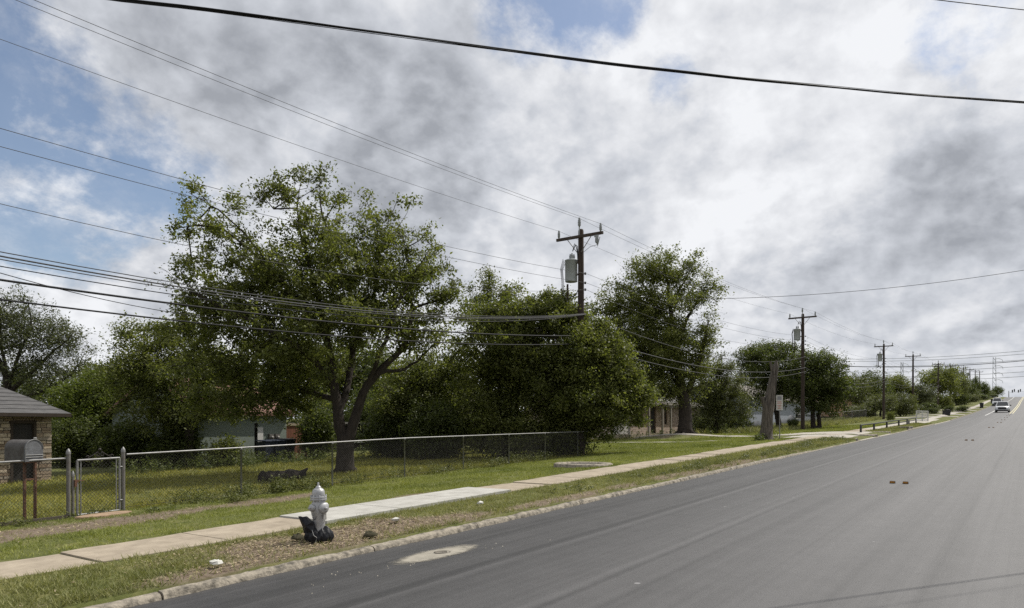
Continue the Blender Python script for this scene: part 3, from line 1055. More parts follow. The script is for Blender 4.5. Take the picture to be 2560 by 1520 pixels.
# latch
zl = gz1(ga) - .42
mb = MB()
mb.tube([(gs0 + .085, FT - .03, zl + .01), (ga + .12, FT - .03, zl)], .010, n=6)
mb.box((ga - .03, FT - .035, zl), (.07, .03, .05)); mb.box((ga - .045, FT - .04, zl - .07), (.045, .03, .09))
mb.build('latch', M_RUST, e, world=True)
for f in (.2, .85):
    MB().tube([(gb, FT - .02, gz0(gb) + f * 1.1), (gs1 - .02, FT - .02, gz0(gb) + f * 1.1)], .016, n=6).build('hinge', M_GALV, e, world=True)

STEP_S = s_at(262, 15.42)
# flat sandstone slab before the gate and the board under the left run
s, t = STEP_S, 15.42
vs = []; rnd = random.Random(12)
for k in range(14):
    a = 2 * math.pi * k / 14
    r1 = (1 + rnd.uniform(-.12, .10))
    vs.append((.55 * r1 * math.cos(a), .26 * r1 * math.sin(a)))
top = [(x, y, .035 + .01 * math.sin(3 * x)) for x, y in vs]; bot = [(x * 1.03, y * 1.03, -.06) for x, y in vs]
o = MB().add(top + bot, [tuple(range(14))] + [(14 + k, 14 + (k + 1) % 14, (k + 1) % 14, k) for k in range(14)]).build('stepping_stone', pm('sandstone', (.34, .235, .15), (.25, .175, .12), scale=6, rough=.95, bump=.4), None, bevel=.01)
o.location = (s, t, zgf(s, t) + .005)
tag(o, 'flat orange sandstone slab lying in the dirt before the gate', 'paving stone')
o = MB().prism([(4.9, FT - .06, fence_base(4.9) - .06), (6.9, FT - .06, fence_base(6.9) - .05), (6.9, FT - .06, fence_base(6.9) + .03), (4.9, FT - .06, fence_base(4.9) + .04)], (0, .045, 0)).build('edging_board', M_BOARD)
tag(o, 'weathered board edging along the foot of the short fence', 'board')

# mailbox on two rusty posts
M_MAIL = pm('weathered_mailbox_metal', (.11, .105, .10), (.06, .052, .047), scale=7, rough=.7, metal=.25, bump=.15, contrast=(.3, .7))
M_MAILF = pm('mailbox_door_metal', (.17, .178, .19), (.09, .09, .095), scale=9, rough=.65, metal=.3, bump=.2, contrast=(.3, .7))
mp_ = G(73, 14.72)
ms, mtt = mp_.x, 16.32
ms = s_at(58, mtt)
mz = zgf(ms, mtt)
e = empty('mailbox', (ms, mtt, mz), 'large weathered grey arched mailbox on two rusty posts', 'mailbox', rz=math.radians(13))
boxz = EYE - (1153 - V0) / FPX * (ms * CA + mtt * SA) - mz
hw, ln = .175, .60
def arch(y, w=hw, zt=.43, z0=0.0, k=14):
    pts = [(-w, y, boxz + z0), (w, y, boxz + z0), (w, y, boxz + zt - w)]
    for i in range(1, k):
        a = math.pi * i / k
        pts.append((w * math.cos(a), y, boxz + zt - w + w * math.sin(a)))
    pts.append((-w, y, boxz + zt - w))
    return pts
mb = MB(); A = arch(-ln / 2); mb.prism(A, (0, ln, 0)); mb.build('box', M_MAIL, e, bevel=.006)
mb = MB(); mb.prism(arch(-ln / 2 - .022, hw * 1.05, .44, -.005), (0, .02, 0)); dr = mb.build('door', M_MAILF, e, bevel=.004)
mb = MB()
rim = arch(-ln / 2 - .03, hw * 1.02, .432, .0)
mb.tube([Vector(p) for p in rim[2:]] , .006, n=5)
mb.tube([(-hw, -ln / 2 - .03, boxz + .13), (hw, -ln / 2 - .03, boxz + .13)], .006, n=5)
mb.tube([(-hw, -ln / 2 - .03, boxz + .085), (hw, -ln / 2 - .03, boxz + .085)], .006, n=5)
mb.tube([(-hw * 1.0, -ln / 2 - .03, boxz + .01), (-hw * 1.0, -ln / 2 - .03, boxz + .27)], .006, n=5)
mb.build('door_rim', M_GALV, dr)
MB().box((.02, -ln / 2 - .02, boxz + .45), (.06, .03, .05)).build('door_catch', M_GALV, dr, bevel=.008)
for x in (-.04, .17):
    MB().box((x, -.1, boxz / 2 - .05), (.045, .045, boxz + .09)).build('post', M_RUST, e, bevel=.004)
MB().box((.065, -.1, boxz - .36), (.18, .035, .035)).build('crossbar', M_RUST, e)
MB().box((.02, -.05, boxz - .015), (.30, .5, .025)).build('platform', M_RUST, e)

# wrought iron fence and rusty posts by the stone house
M_BLKIRON = pm('black_iron', (.05, .032, .026), (.09, .05, .035), scale=18, rough=.7, metal=.3)
e = empty('iron_fence', (5.0, 21.0, zgf(5, 21)), 'rusty wrought iron picket fence at the left edge before the stone house', 'fence')
for k in range(30):
    s = 3.6 + k * .115
    if s_at(-150, 21) > s: pass
    MB().tube([(s, 21, zgf(s, 21) - .05), (s, 21, zgf(s, 21) + 1.36), (s, 21, zgf(s, 21) + 1.45)], [.011, .011, .002], n=4).build('picket', M_BLKIRON, e, world=True)
for dz in (.18, 1.05):
    MB().box((5.3, 21, zgf(5.3, 21) + dz), (3.5, .03, .04)).build('rail', M_BLKIRON, e, world=True)
for s in (7.02, 7.32):
    MB().box((s, 21.0, zgf(s, 21) + .55), (.11, .11, 1.2)).build('rusty_post', M_RUST, e, world=True)

# log lying in the yard
M_BARKD = pm('dark_bark', (.028, .022, .018), (.012, .010, .008), scale=9, rough=.95, bump=1.0, stretch=(1, 1, .35), contrast=(.35, .65))
a = G(655, 22.3); b = G(758, 23.6)
pts = []; rr = []
rnd = random.Random(2)
for i in range(12):
    f = i / 11
    p = a.lerp(b, f); p.z = p.z + .17 + rnd.uniform(-.015, .02); pts.append(p); rr.append(.19 - .03 * f + rnd.uniform(-.02, .03))
e = empty('log', tuple(a), 'dark rotting log lying on the lawn behind the fence', 'log')
MB().tube(pts, rr, n=12).build('bark', M_BARKD, e, world=True)
for (i, l) in ((7, -.02), (11, .0)):
    q = pts[i]
    MB().tube([q, q + Vector((.05, -.02, l + .12)), q + Vector((.14, -.05, l + .19))], [.10, .07, .03], n=7).build('branch_stub', M_BARKD, e, world=True)

# ================================================================ HOUSES
M_SHINGLE = pm('grey_shingles', (.115, .112, .11), (.075, .074, .075), scale=3.0, rough=.9, stretch=(1.2, 1.2, 9), bump=.4, detail=8)
M_TRIM = pm('dark_brown_trim', (.05, .036, .026), (.035, .026, .02), scale=6, rough=.7)
M_MORTAR = pm('mortar', (.13, .105, .08), (.09, .072, .056), scale=10, rough=.95, bump=.3)
STONES = [pm('limestone_%s' % n, c1, c2, scale=11, rough=.92, bump=.5) for n, c1, c2 in (
    ('tan', (.36, .28, .20), (.25, .19, .14)), ('cream', (.48, .40, .30), (.36, .29, .21)), ('brown', (.24, .175, .12), (.16, .12, .085)), ('grey', (.32, .27, .215), (.22, .185, .145)))]
M_SCREEN = pm('dark_door_screen', (.022, .020, .019), (.035, .03, .027), scale=5, rough=.55)
M_GLASS = pm('dark_window_glass', (.018, .021, .024), (.03, .034, .038), scale=2, rough=.08, spec=.6)
M_WHITE = pm('white_trim', (.62, .61, .58), (.5, .49, .46), scale=5, rough=.7)


def hip_roof(mb, x0, x1, y0, y1, ze, pitch, over, thick=.16):
    X0, X1, Y0, Y1 = x0 - over, x1 + over, y0 - over, y1 + over
    h = min(X1 - X0, Y1 - Y0) / 2
    zt = ze + h * pitch
    if X1 - X0 >= Y1 - Y0:
        r = [(X0 + h, (Y0 + Y1) / 2, zt), (X1 - h, (Y0 + Y1) / 2, zt)]
    else:
        r = [((X0 + X1) / 2, Y0 + h, zt), ((X0 + X1) / 2, Y1 - h, zt)]
    c = [(X0, Y0, ze), (X1, Y0, ze), (X1, Y1, ze), (X0, Y1, ze)]
    vs = c + r
    if X1 - X0 >= Y1 - Y0:
        fs = [(0, 1, 5, 4), (1, 2, 5), (2, 3, 4, 5), (3, 0, 4)]
    else:
        fs = [(0, 1, 4), (1, 2, 5, 4), (2, 3, 5), (3, 0, 4, 5)]
    mb.add(vs, fs)
    return (X0, X1, Y0, Y1)


# ---- stone house at the left edge
hx1 = s_at(128, 30.2)
hx0, hy0, hy1 = hx1 - 11.0, 30.2, 38.5
hz = zgf(hx1, hy0) - .05
wt = 2.44
e = empty('stone_house', (hx1, hy0, hz), 'stone house with grey hip roof at the left edge', 'house')
d0, d1 = s_at(28, hy0), s_at(90, hy0)              # the door or window opening
dz1 = 2.28
def wall_part(name, a, b, mat):
    return MB().bbox(a, b).build(name, mat, e, world=True)
wall_part('wall', (hx0, hy0 + .06, hz - .3), (d0, hy0 + .26, hz + wt), M_MORTAR)
wall_part('wall', (d1, hy0 + .06, hz - .3), (hx1 - .001, hy0 + .26, hz + wt), M_MORTAR)
wall_part('wall', (d0 + .001, hy0 + .06, hz + dz1), (d1 - .001, hy0 + .255, hz + wt - .001), M_MORTAR)
wall_part('wall', (hx1 - .24, hy0 + .262, hz - .3), (hx1 - .004, hy1, hz + wt - .002), M_MORTAR)
rnd = random.Random(77)
z = -.10
rest_mb = MB()
while z < wt - .03:
    h = rnd.uniform(.085, .16)
    h = min(h, wt - z)
    x = hx0 + rnd.uniform(0, .3)
    while x < hx1 - .02:
        l = rnd.choice((rnd.uniform(.16, .32), rnd.uniform(.28, .55)))
        xe = min(x + l, hx1 + .035)
        if hx1 - xe < .12: xe = hx1 + .035
        segs = [(x, xe)]
        if z + h / 2 < dz1:
            if x < d1 and xe > d0:
                segs = []
                if x < d0 - .08: segs.append((x, d0 - .01))
                if xe > d1 + .08: segs.append((d1 + .01, xe))
        for a, b in segs:
            dp = rnd.uniform(.015, .06)
            far_left = b < s_at(-60, hy0)
            mb = rest_mb if far_left else MB()
            mb.box(((a + b) / 2, hy0 + .06 - dp / 2 + .015, hz + z + h / 2), (b - a - .018, dp + .03, h - .018), ry=rnd.uniform(-.025, .025), rz=rnd.uniform(-.03, .03), taper=rnd.uniform(.9, 1.0))
            if not far_left:
                mb.build('stone', rnd.choice(STONES), e, world=True)
        x = xe
    z += h
tag(rest_mb.build('stone_courses', STONES[0], e, world=True), kind='stuff')
wall_part('door_opening', (d0 + .01, hy0 + .15, hz - .1), (d1 - .01, hy0 + .17, hz + dz1 - .005), M_SCREEN)
for a, b in ((d0 - .02, d0 + .07), (d1 - .07, d1 + .02)):
    wall_part('door_frame', (a, hy0 + .0, hz - .1), (b, hy0 + .14, hz + dz1 + .02), M_TRIM)
wall_part('door_frame', (d0 + .071, hy0 + .0, hz + dz1 - .09), (d1 - .071, hy0 + .14, hz + dz1 + .02), M_TRIM)
over = .50
mb = MB(); X0, X1, Y0, Y1 = hip_roof(mb, hx0, hx1, hy0, hy1, hz + wt + .13, .58, over)
rf = mb.build('roof', M_SHINGLE, e, world=True)
# shingle courses: each a thin strip, proud of the one above
rise = .58
for k in range(1, 15):
    d = k * .26
    zc = hz + wt + .13 + d * rise
    mb = MB(); mb.box(((X0 + X1) / 2, Y0 + d, zc + .012), (X1 - X0 - 2 * d, .02, .012), rx=math.atan(rise))
    mb.build('shingle_course', M_SHINGLE, rf, world=False)
    rf.children[-1].matrix_parent_inverse.identity()
for ch in rf.children:
    ch.location = (-hx1, -hy0, -hz)
mb = MB()
mb.bbox((X0, Y0, hz + wt + .0), (X1, Y0 + .03, hz + wt + .128))
mb.bbox((X1 - .03, Y0 + .031, hz + wt + .0), (X1 - .001, Y1, hz + wt + .128))
mb.build('fascia', M_TRIM, e, world=True)
wall_part('soffit', (X0 + .02, Y0 + .032, hz + wt + .001), (X1 - .032, Y1 - .02, hz + wt + .02), M_TRIM)


def simple_house(name, label, x0, x1, y0, y1, zb, wh, wmat, rmat, pitch=.45, over=.5, hip=False, gable_axis='x', openings=(), fmat=None):
    e = empty(name, (x0, y0, zb), label, 'house')
    # front wall is built round its openings so that they are real recesses
    ops = sorted(openings)
    xs = x0; k = 0
    for (a, b, z0, z1, kind) in ops:
        MB().bbox((xs, y0, zb - .4), (a, y0 + .2, zb + wh)).build('wall', wmat, e, world=True)
        if z0 > .05:
            MB().bbox((a + .001, y0 + .001, zb - .4), (b - .001, y0 + .199, zb + z0)).build('wall', wmat, e, world=True)
        MB().bbox((a + .001, y0 + .001, zb + z1), (b - .001, y0 + .199, zb + wh - .001)).build('wall', wmat, e, world=True)
        if kind == 'window':
            w = MB().bbox((a, y0 + .10, zb + z0), (b, y0 + .12, zb + z1)).build('window', M_GLASS, e, world=True)
            fr = MB()
            for q in (a, b - .06):
                fr.bbox((q, y0 - .02, zb + z0), (q + .06, y0 + .098, zb + z1))
            for q in (z0, (z0 + z1) / 2 - .03, z1 - .06):
                fr.bbox((a + .061, y0 - .015, zb + q), (b - .061, y0 + .097, zb + q + .06))
            o = fr.build('frame', fmat or M_WHITE, w); o.location = (-x0, -y0, -zb)
        else:
            MB().bbox((a, y0 + .12, zb + z0), (b, y0 + .15, zb + z1)).build('door', fmat if kind == 'door' and fmat else M_SCREEN, e, world=True)
        xs = b
    MB().bbox((xs, y0, zb - .4), (x1, y0 + .2, zb + wh)).build('wall', wmat, e, world=True)
    MB().bbox((x0 + .002, y0 + .201, zb - .4), (x0 + .2, y1, zb + wh - .002)).build('wall', wmat, e, world=True)
    MB().bbox((x1 - .2, y0 + .201, zb - .4), (x1 - .002, y1, zb + wh - .002)).build('wall', wmat, e, world=True)
    MB().bbox((x0 + .201, y1 - .2, zb - .4), (x1 - .201, y1 - .001, zb + wh - .003)).build('wall', wmat, e, world=True)
    mb = MB()
    if hip:
        hip_roof(mb, x0, x1, y0, y1, zb + wh + .12, pitch, over)
        mb.bbox((x0 - over, y0 - over, zb + wh + .005), (x1 + over, y1 + over, zb + wh + .118))
    elif gable_axis == 'x':
        ym = (y0 + y1) / 2; zt = zb + wh + (y1 - y0) / 2 * pitch
        ye0, ye1 = y0 - over, y1 + over
        ze = zb + wh - over * pitch
        th = .14
        mb.add([(x0 - over, ye0, ze), (x1 + over, ye0, ze), (x1 + over, ym, zt), (x0 - over, ym, zt), (x0 - over, ye1, ze), (x1 + over, ye1, ze),
                (x0 - over, ye0, ze + th), (x1 + over, ye0, ze + th), (x1 + over, ym, zt + th), (x0 - over, ym, zt + th), (x0 - over, ye1, ze + th), (x1 + over, ye1, ze + th)],
               [(0, 3, 2, 1), (3, 4, 5, 2), (6, 7, 8, 9), (9, 8, 11, 10), (0, 1, 7, 6), (4, 10, 11, 5), (0, 6, 9, 3), (3, 9, 10, 4), (1, 2, 8, 7), (2, 5, 11, 8)])
        for xx in (x0 + .05, x1 - .05):
            MB().add([(xx, y0, zb + wh), (xx, y1, zb + wh), (xx, ym, zt)], [(0, 1, 2)]).build('gable', wmat, e, world=True)
    else:
        xm = (x0 + x1) / 2; zt = zb + wh + (x1 - x0) / 2 * pitch
        xe0, xe1 = x0 - over, x1 + over
        ze = zb + wh - over * pitch; th = .14
        mb.add([(xe0, y0 - over, ze), (xe0, y1 + over, ze), (xm, y1 + over, zt), (xm, y0 - over, zt), (xe1, y0 - over, ze), (xe1, y1 + over, ze),
                (xe0, y0 - over, ze + th), (xe0, y1 + over, ze + th), (xm, y1 + over, zt + th), (xm, y0 - over, zt + th), (xe1, y0 - over, ze + th), (xe1, y1 + over, ze + th)],
               [(0, 1, 2, 3), (3, 2, 5, 4), (6, 9, 8, 7), (9, 10, 11, 8), (0, 6, 7, 1), (4, 5, 11, 10), (0, 3, 9, 6), (3, 4, 10, 9), (1, 7, 8, 2), (2, 8, 11, 5)])
        MB().add([(x0, y0 + .05, zb + wh), (x1, y0 + .05, zb + wh), (xm, y0 + .05, zt)], [(0, 1, 2)]).build('gable', wmat, e, world=True)
    mb.build('roof', rmat, e, world=True)
    return e


# ---- sage green house seen through the big tree
M_SAGE = pm('sage_siding', (.20, .23, .20), (.165, .19, .165), scale=3, rough=.85, stretch=(1, 1, 8))
M_REDROOF = pm('faded_red_shingles', (.24, .13, .10), (.15, .085, .068), scale=3, rough=.9, stretch=(1, 1, 7))
y0 = 31.6
xa, xb = s_at(495, y0), s_at(716, y0)
zb = zgf((xa + xb) / 2, y0)
e = simple_house('green_house', 'sage green house with faded red roof hidden behind the big tree', xa, xb, y0, y0 + 8, zb, 2.45, M_SAGE, M_REDROOF, pitch=.42, over=.3,
             openings=((s_at(636, y0), s_at(646, y0), .1, 1.95, 'doorway'),))
for u in (675, 690):
    s = s_at(u, y0)
    mb = MB(); mb.bbox((s - .13, y0 - .16, zb + .95), (s + .13, y0 - .001, zb + 1.4)); mb.lathe([(.09, 0), (.09, .06), (.03, .08)], c=(s, y0 - .16, zb + 1.22), axis=(0, -1, 0), n=10)
    mb.build('meter_box', M_GALVD, e, world=True)
s = s_at(648, y0); MB().bbox((s - .12, y0 - .05, zb + .8), (s + .2, y0 - .002, zb + 1.75)).build('white_panel', M_WHITE, e, world=True)

# blue and dark bins beside it
M_BIN = pm('blue_bin_plastic', (.025, .032, .05), (.035, .042, .06), scale=4, rough=.5)
M_BIND = pm('black_bin_plastic', (.016, .017, .018), (.025, .026, .028), scale=4, rough=.5)
M_BINB = pm('brown_bin_plastic', (.035, .028, .025), (.05, .04, .03), scale=4, rough=.55)


def make_bin(name, label, loc, rz, mat, h=1.05, tip=None, group=None):
    e = empty(name, loc, label, 'trash bin', group, rz)
    mb = MB()
    w0, w1 = .24, .30
    vs = []
    for z, w, d in ((.06, w0, .26), (h * .86, w1, .34), (h * .90, w1 + .02, .36), (h * .92, w1 + .02, .36)):
        vs += [(-w, -d, z), (w, -d, z), (w, d, z), (-w, d, z)]
    fs = [(3, 2, 1, 0)] + [(i * 4 + k, i * 4 + (k + 1) % 4, i * 4 + 4 + (k + 1) % 4, i * 4 + 4 + k) for i in range(3) for k in range(4)] + [(12, 13, 14, 15)]
    mb.add(vs, fs); mb.build('body', mat, e, bevel=.015)
    lid = MB(); lid.prism([(-w1 - .03, -.38, h * .925), (w1 + .03, -.38, h * .925), (w1 + .03, .40, h * .95), (-w1 - .03, .40, h * .95)], (0, 0, .06)); lid.build('lid', mat, e, bevel=.015)
    MB().tube([(-.24, .42, h * .9), (.24, .42, h * .9)], .018, n=6).build('handle', mat, e)
    for x in (-.25, .25):
        MB().lathe([(.11, -.03), (.11, .03)], c=(x, .26, .11), axis=(1, 0, 0), n=12).build('wheel', M_TABD, e)
    if tip: e.rotation_euler = tip
    return e


for u, m, nm, lb in ((664, M_BIN, 'trash_bin', 'left dark blue bin under the meters of the green house'), (690, M_BIN, 'trash_bin', 'dark blue bin right of the other at the green house'), (716, M_BIND, 'trash_bin', 'black bin at the right corner of the green house')):
    s = s_at(u, 30.6)
    make_bin(nm, lb, (s, 30.6, zgf(s, 30.6)), .1, m, h=1.1)

# red slatted shed front right of the green house
M_REDWOOD = pm('red_wood', (.19, .075, .045), (.12, .05, .03), scale=4, rough=.85, stretch=(6, 6, .6))
y1 = 32.5
xa, xb = s_at(716, y1), s_at(770, y1)
zb = zgf(xa, y1)
e = empty('red_shed', (xa, y1, zb), 'red slatted lean-to right of the sage green house', 'shed')
for k in range(12):
    a = xa + (xb - xa) * k / 12
    MB().bbox((a + .008, y1, zb), (a + (xb - xa) / 12 - .008, y1 + .03, zb + 1.75)).build('slat', M_REDWOOD, e, world=True)
MB().bbox((xa - .05, y1 - .05, zb + 1.76), (xb + .1, y1 + .02, zb + 1.88)).build('top_rail', pm('pale_timber', (.32, .26, .18), scale=5), e, world=True)
MB().bbox((xa, y1 + .035, zb - .2), (xb, y1 + 2, zb + 1.72)).build('shed_body', M_TRIM, e, world=True)

# ---- stone-fronted house in the middle distance
M_STONEWALL, nt, b = nodes_of('mixed_stone_wall')
N, L = nt.nodes.new, nt.links.new
tc = N('ShaderNodeTexCoord'); mp = N('ShaderNodeMapping'); L(tc.outputs['Object'], mp.inputs[0]); mp.inputs['Rotation'].default_value = (math.radians(90), 0, 0)
br = N('ShaderNodeTexBrick'); L(mp.outputs[0], br.inputs['Vector'])
br.inputs['Color1'].default_value = (.40, .31, .24, 1); br.inputs['Color2'].default_value = (.24, .175, .13, 1); br.inputs['Mortar'].default_value = (.46, .40, .34, 1)
br.inputs['Scale'].default_value = 2.2; br.inputs['Mortar Size'].default_value = .03; br.inputs['Brick Width'].default_value = .75; br.inputs['Row Height'].default_value = .33
br.offset_frequency = 2; br.inputs['Bias'].default_value = -.1
L(br.outputs['Color'], b.inputs['Base Color']); b.inputs['Roughness'].default_value = .9
bp = N('ShaderNodeBump'); bp.inputs['Strength'].default_value = .6; bp.inputs['Distance'].default_value = .03; bp.invert = True
L(br.outputs['Fac'], bp.inputs['Height']); L(bp.outputs[0], b.inputs['Normal'])
M_CREAM = pm('cream_paint', (.34, .31, .27), (.28, .255, .225), scale=4, rough=.8)
M_PORCH = pm('garage_paint', (.42, .41, .38), (.36, .35, .325), scale=3, rough=.8)
y0 = 25.6
xa, xb = s_at(1530, y0), s_at(1752, y0)
zb = zgf((xa + xb) / 2, y0) + .12
e = simple_house('stone_front_house', 'stone-fronted house with pale posts and arches behind the thick trunk', xa, xb, y0, y0 + 8, zb, 2.5, M_STONEWALL, pm('pale_grey_shingles', (.20, .19, .185), (.15, .145, .14), scale=4, rough=.9, stretch=(1, 1, 8)), pitch=.42,
                 openings=((s_at(1589, y0), s_at(1608, y0), .75, 1.85, 'doorway'), (s_at(1627, y0), s_at(1640, y0), .05, 2.3, 'doorway'), (s_at(1661, y0), s_at(1668, y0), .8, 2.3, 'doorway')), fmat=M_TRIM)
xg = s_at(1573, y0)
MB().bbox((xa + .1, y0 - .03, zb), (xg - .15, y0 - .004, zb + 2.2)).build('garage_door', M_PORCH, e, world=True)
for u in (1573, 1622, 1656, 1677, 1702):
    s = s_at(u, y0 - .8)
    MB().bbox((s - .07, y0 - .87, zb - .3), (s + .07, y0 - .73, zb + 2.26)).build('porch_post', M_CREAM, e, world=True)
pu = [s_at(u, y0 - .8) for u in (1573, 1622, 1656, 1677, 1702)]
for i in range(4):
    a, b_ = pu[i] + .071, pu[i + 1] - .071
    pts = [(a, y0 - .84, zb + 2.5)]
    for k in range(11):
        f = k / 10
        pts.append((a + (b_ - a) * f, y0 - .84, zb + 2.12 + .2 * math.sin(math.pi * f)))
    pts.append((b_, y0 - .84, zb + 2.5))
    MB().prism(list(reversed(pts)), (0, .08, 0)).build('arch', M_CREAM, e, world=True)
MB().bbox((xa - .4, y0 - .95, zb + 2.27 + .12), (xb + .3, y0 - .86, zb + 2.62)).build('fascia', M_CREAM, e, world=True)
MB().bbox((xa - .3, y0 - .82, zb - .3), (xb, y0 - .01, zb + .03)).build('porch_floor', M_OLDCONC, e, world=True)

# ---- pale grey house farther on, with a window, and black mesh fence before it
M_PALEGREY = pm('pale_grey_siding', (.27, .29, .325), (.23, .25, .28), scale=3, rough=.8, stretch=(1, 1, 9))
y0 = 24.5
xa, xb = s_at(1868, y0), s_at(2052, y0)
zb = zgf((xa + xb) / 2, y0)
simple_house('grey_house', 'pale grey house with a dark window behind the dead trunk', xa, xb, y0, y0 + 8, zb, 3.0, M_PALEGREY, pm('brown_grey_shingles', (.19, .17, .15), (.14, .125, .11), scale=4, rough=.9), pitch=.4,
             openings=((s_at(1861 + 8, y0) + .3, s_at(1874, y0) + .3, .9, 1.6, 'window'), (s_at(1988, y0), s_at(2003, y0), .75, 2.25, 'window')), fmat=M_WHITE)
M_TARP = pm('black_tarp', (.020, .024, .03), (.03, .034, .042), scale=5, rough=.6, bump=.3)
vs = []; n = 30
ya = 22.0
for i in range(n + 1):
    u = 1850 + (1990 - 1850) * i / n
    s = s_at(u, ya)
    pk = .75 + .08 * math.sin(i * .9) - .35 * math.exp(-((u - 1938) / 12) ** 2) + .55 * math.exp(-((u - 1978) / 7) ** 2)
    z = zgf(s, ya)
    vs += [(s, ya, z - .05), (s, ya + .06 * math.sin(i * 1.7), z + pk), (s, ya + .03 + .06 * math.sin(i * 1.7), z + pk), (s, ya + .03, z - .05)]
mb = MB().add(vs, [(4 * i + k, 4 * i + 4 + k, 4 * i + 5 + k, 4 * i + 1 + k) for i in range(n) for k in range(3)], smooth=True)
o = mb.build('fabric_fence', M_TARP); tag(o, 'sagging black fabric fence with a peak before the pale grey house', 'fence')

# ---- orange house gable beyond
M_ORANGE = pm('salmon_paint', (.52, .30, .20), (.45, .26, .175), scale=3, rough=.8)
y0 = 26.0
xa, xb = s_at(2098, y0), s_at(2146, y0)
zb = zgf((xa + xb) / 2, y0) + .3
simple_house('salmon_house', 'salmon coloured house gable showing behind the far trees', xa, xb, y0, y0 + 8, zb, 2.9, M_ORANGE, M_REDROOF, pitch=.42, gable_axis='y',
             openings=((xa + 3, xa + 4.6, .9, 2.1, 'window'), (xb - 6, xb - 4.4, .9, 2.1, 'window')))
# low sheds behind the big trunk (pale roof edge and white rail)
y1 = 35.0
xa, xb = s_at(820, y1), s_at(985, y1)
zb = zgf(xa, y1)
e = empty('carport', (xa, y1, zb), 'low grey carport roof glimpsed behind the big forked trunk', 'carport')
MB().bbox((xa, y1, zb + 1.75), (xb, y1 + 4, zb + 1.86)).build('roof', M_GALVD, e, world=True)
for s in np.linspace(xa + .1, xb - .1, 4):
    MB().bbox((s - .05, y1 + .02, zb - .2), (s + .05, y1 + .12, zb + 1.745)).build('post', M_TRIM, e, world=True)
MB().bbox((xa + .2, y1 - .04, zb + .55), (xb - .2, y1 - .001, zb + .65)).build('rail', M_WHITE, e, world=True)
MB().bbox((xa + .2, y1 + 1.0, zb), (xb - .2, y1 + 3.6, zb + 1.2)).build('stored_boxes', M_TRIM, e, world=True)
# brown gable glimpsed above the shrubs right of the big tree
y1 = 39.0
xa, xb = s_at(1150, y1), s_at(1240, y1)
zb = zgf(xa, y1)
simple_house('brown_house', 'brown roofed house glimpsed between the big tree and the pole', xa, xb, y1, y1 + 7, zb, 2.6, M_TRIM, pm('taupe_shingles', (.17, .145, .125), (.12, .105, .09), scale=4, rough=.9, stretch=(1, 1, 8)), pitch=.55, openings=((xa + 1, xa + 2, .9, 2.0, 'window'),))

# ================================================================ UTILITY POLES AND WIRES
M_POLE = pm('creosote_pole', (.060, .042, .032), (.030, .022, .018), scale=5, rough=.9, stretch=(3, 3, .25), bump=.5)
M_ARM = pm('crossarm_timber', (.075, .058, .046), (.045, .035, .03), scale=5, rough=.9, stretch=(3, .3, 3), bump=.3)
M_INSUL = pm('grey_porcelain', (.26, .27, .27), (.20, .21, .21), scale=8, rough=.3, spec=.6)
M_TANK = pm('transformer_grey', (.40, .42, .43), (.34, .36, .37), scale=3, rough=.5, bump=.05)
M_CABLE = pm('black_cable', (.016, .016, .017), (.022, .022, .023), scale=12, rough=.65, spec=.15)
M_COND_SHEEN = pm('aluminium_and_cable_sheen', (.085, .085, .088), (.06, .06, .062), scale=12, rough=.7, metal=.1, spec=.2)
PT = 16.3
POLES = [(28.2, .53), (66.7, 1.64), (109.4, 2.95), (139.0, 3.9), (179.5, 5.35), (208.7, 6.85), (251.0, 9.2), (278.0, 10.4), (305.0, 11.7), (331.0, 12.9)]
POLE_NAMES = ['nearest', 'second', 'third', 'fourth', 'fifth', 'sixth', 'seventh', 'eighth', 'ninth', 'tenth']
PH = 10.2
ARM = 1.18


def insulator(mb, x, y, z, s=1.0):
    mb.lathe([(.03 * s, 0), (.035 * s, .04 * s), (.062 * s, .06 * s), (.05 * s, .09 * s), (.066 * s, .11 * s), (.05 * s, .15 * s), (.066 * s, .17 * s), (.05 * s, .22 * s), (.06 * s, .25 * s), (.035 * s, .31 * s), (.045 * s, .34 * s), (.03 * s, .36 * s)], c=(x, y, z), n=10)


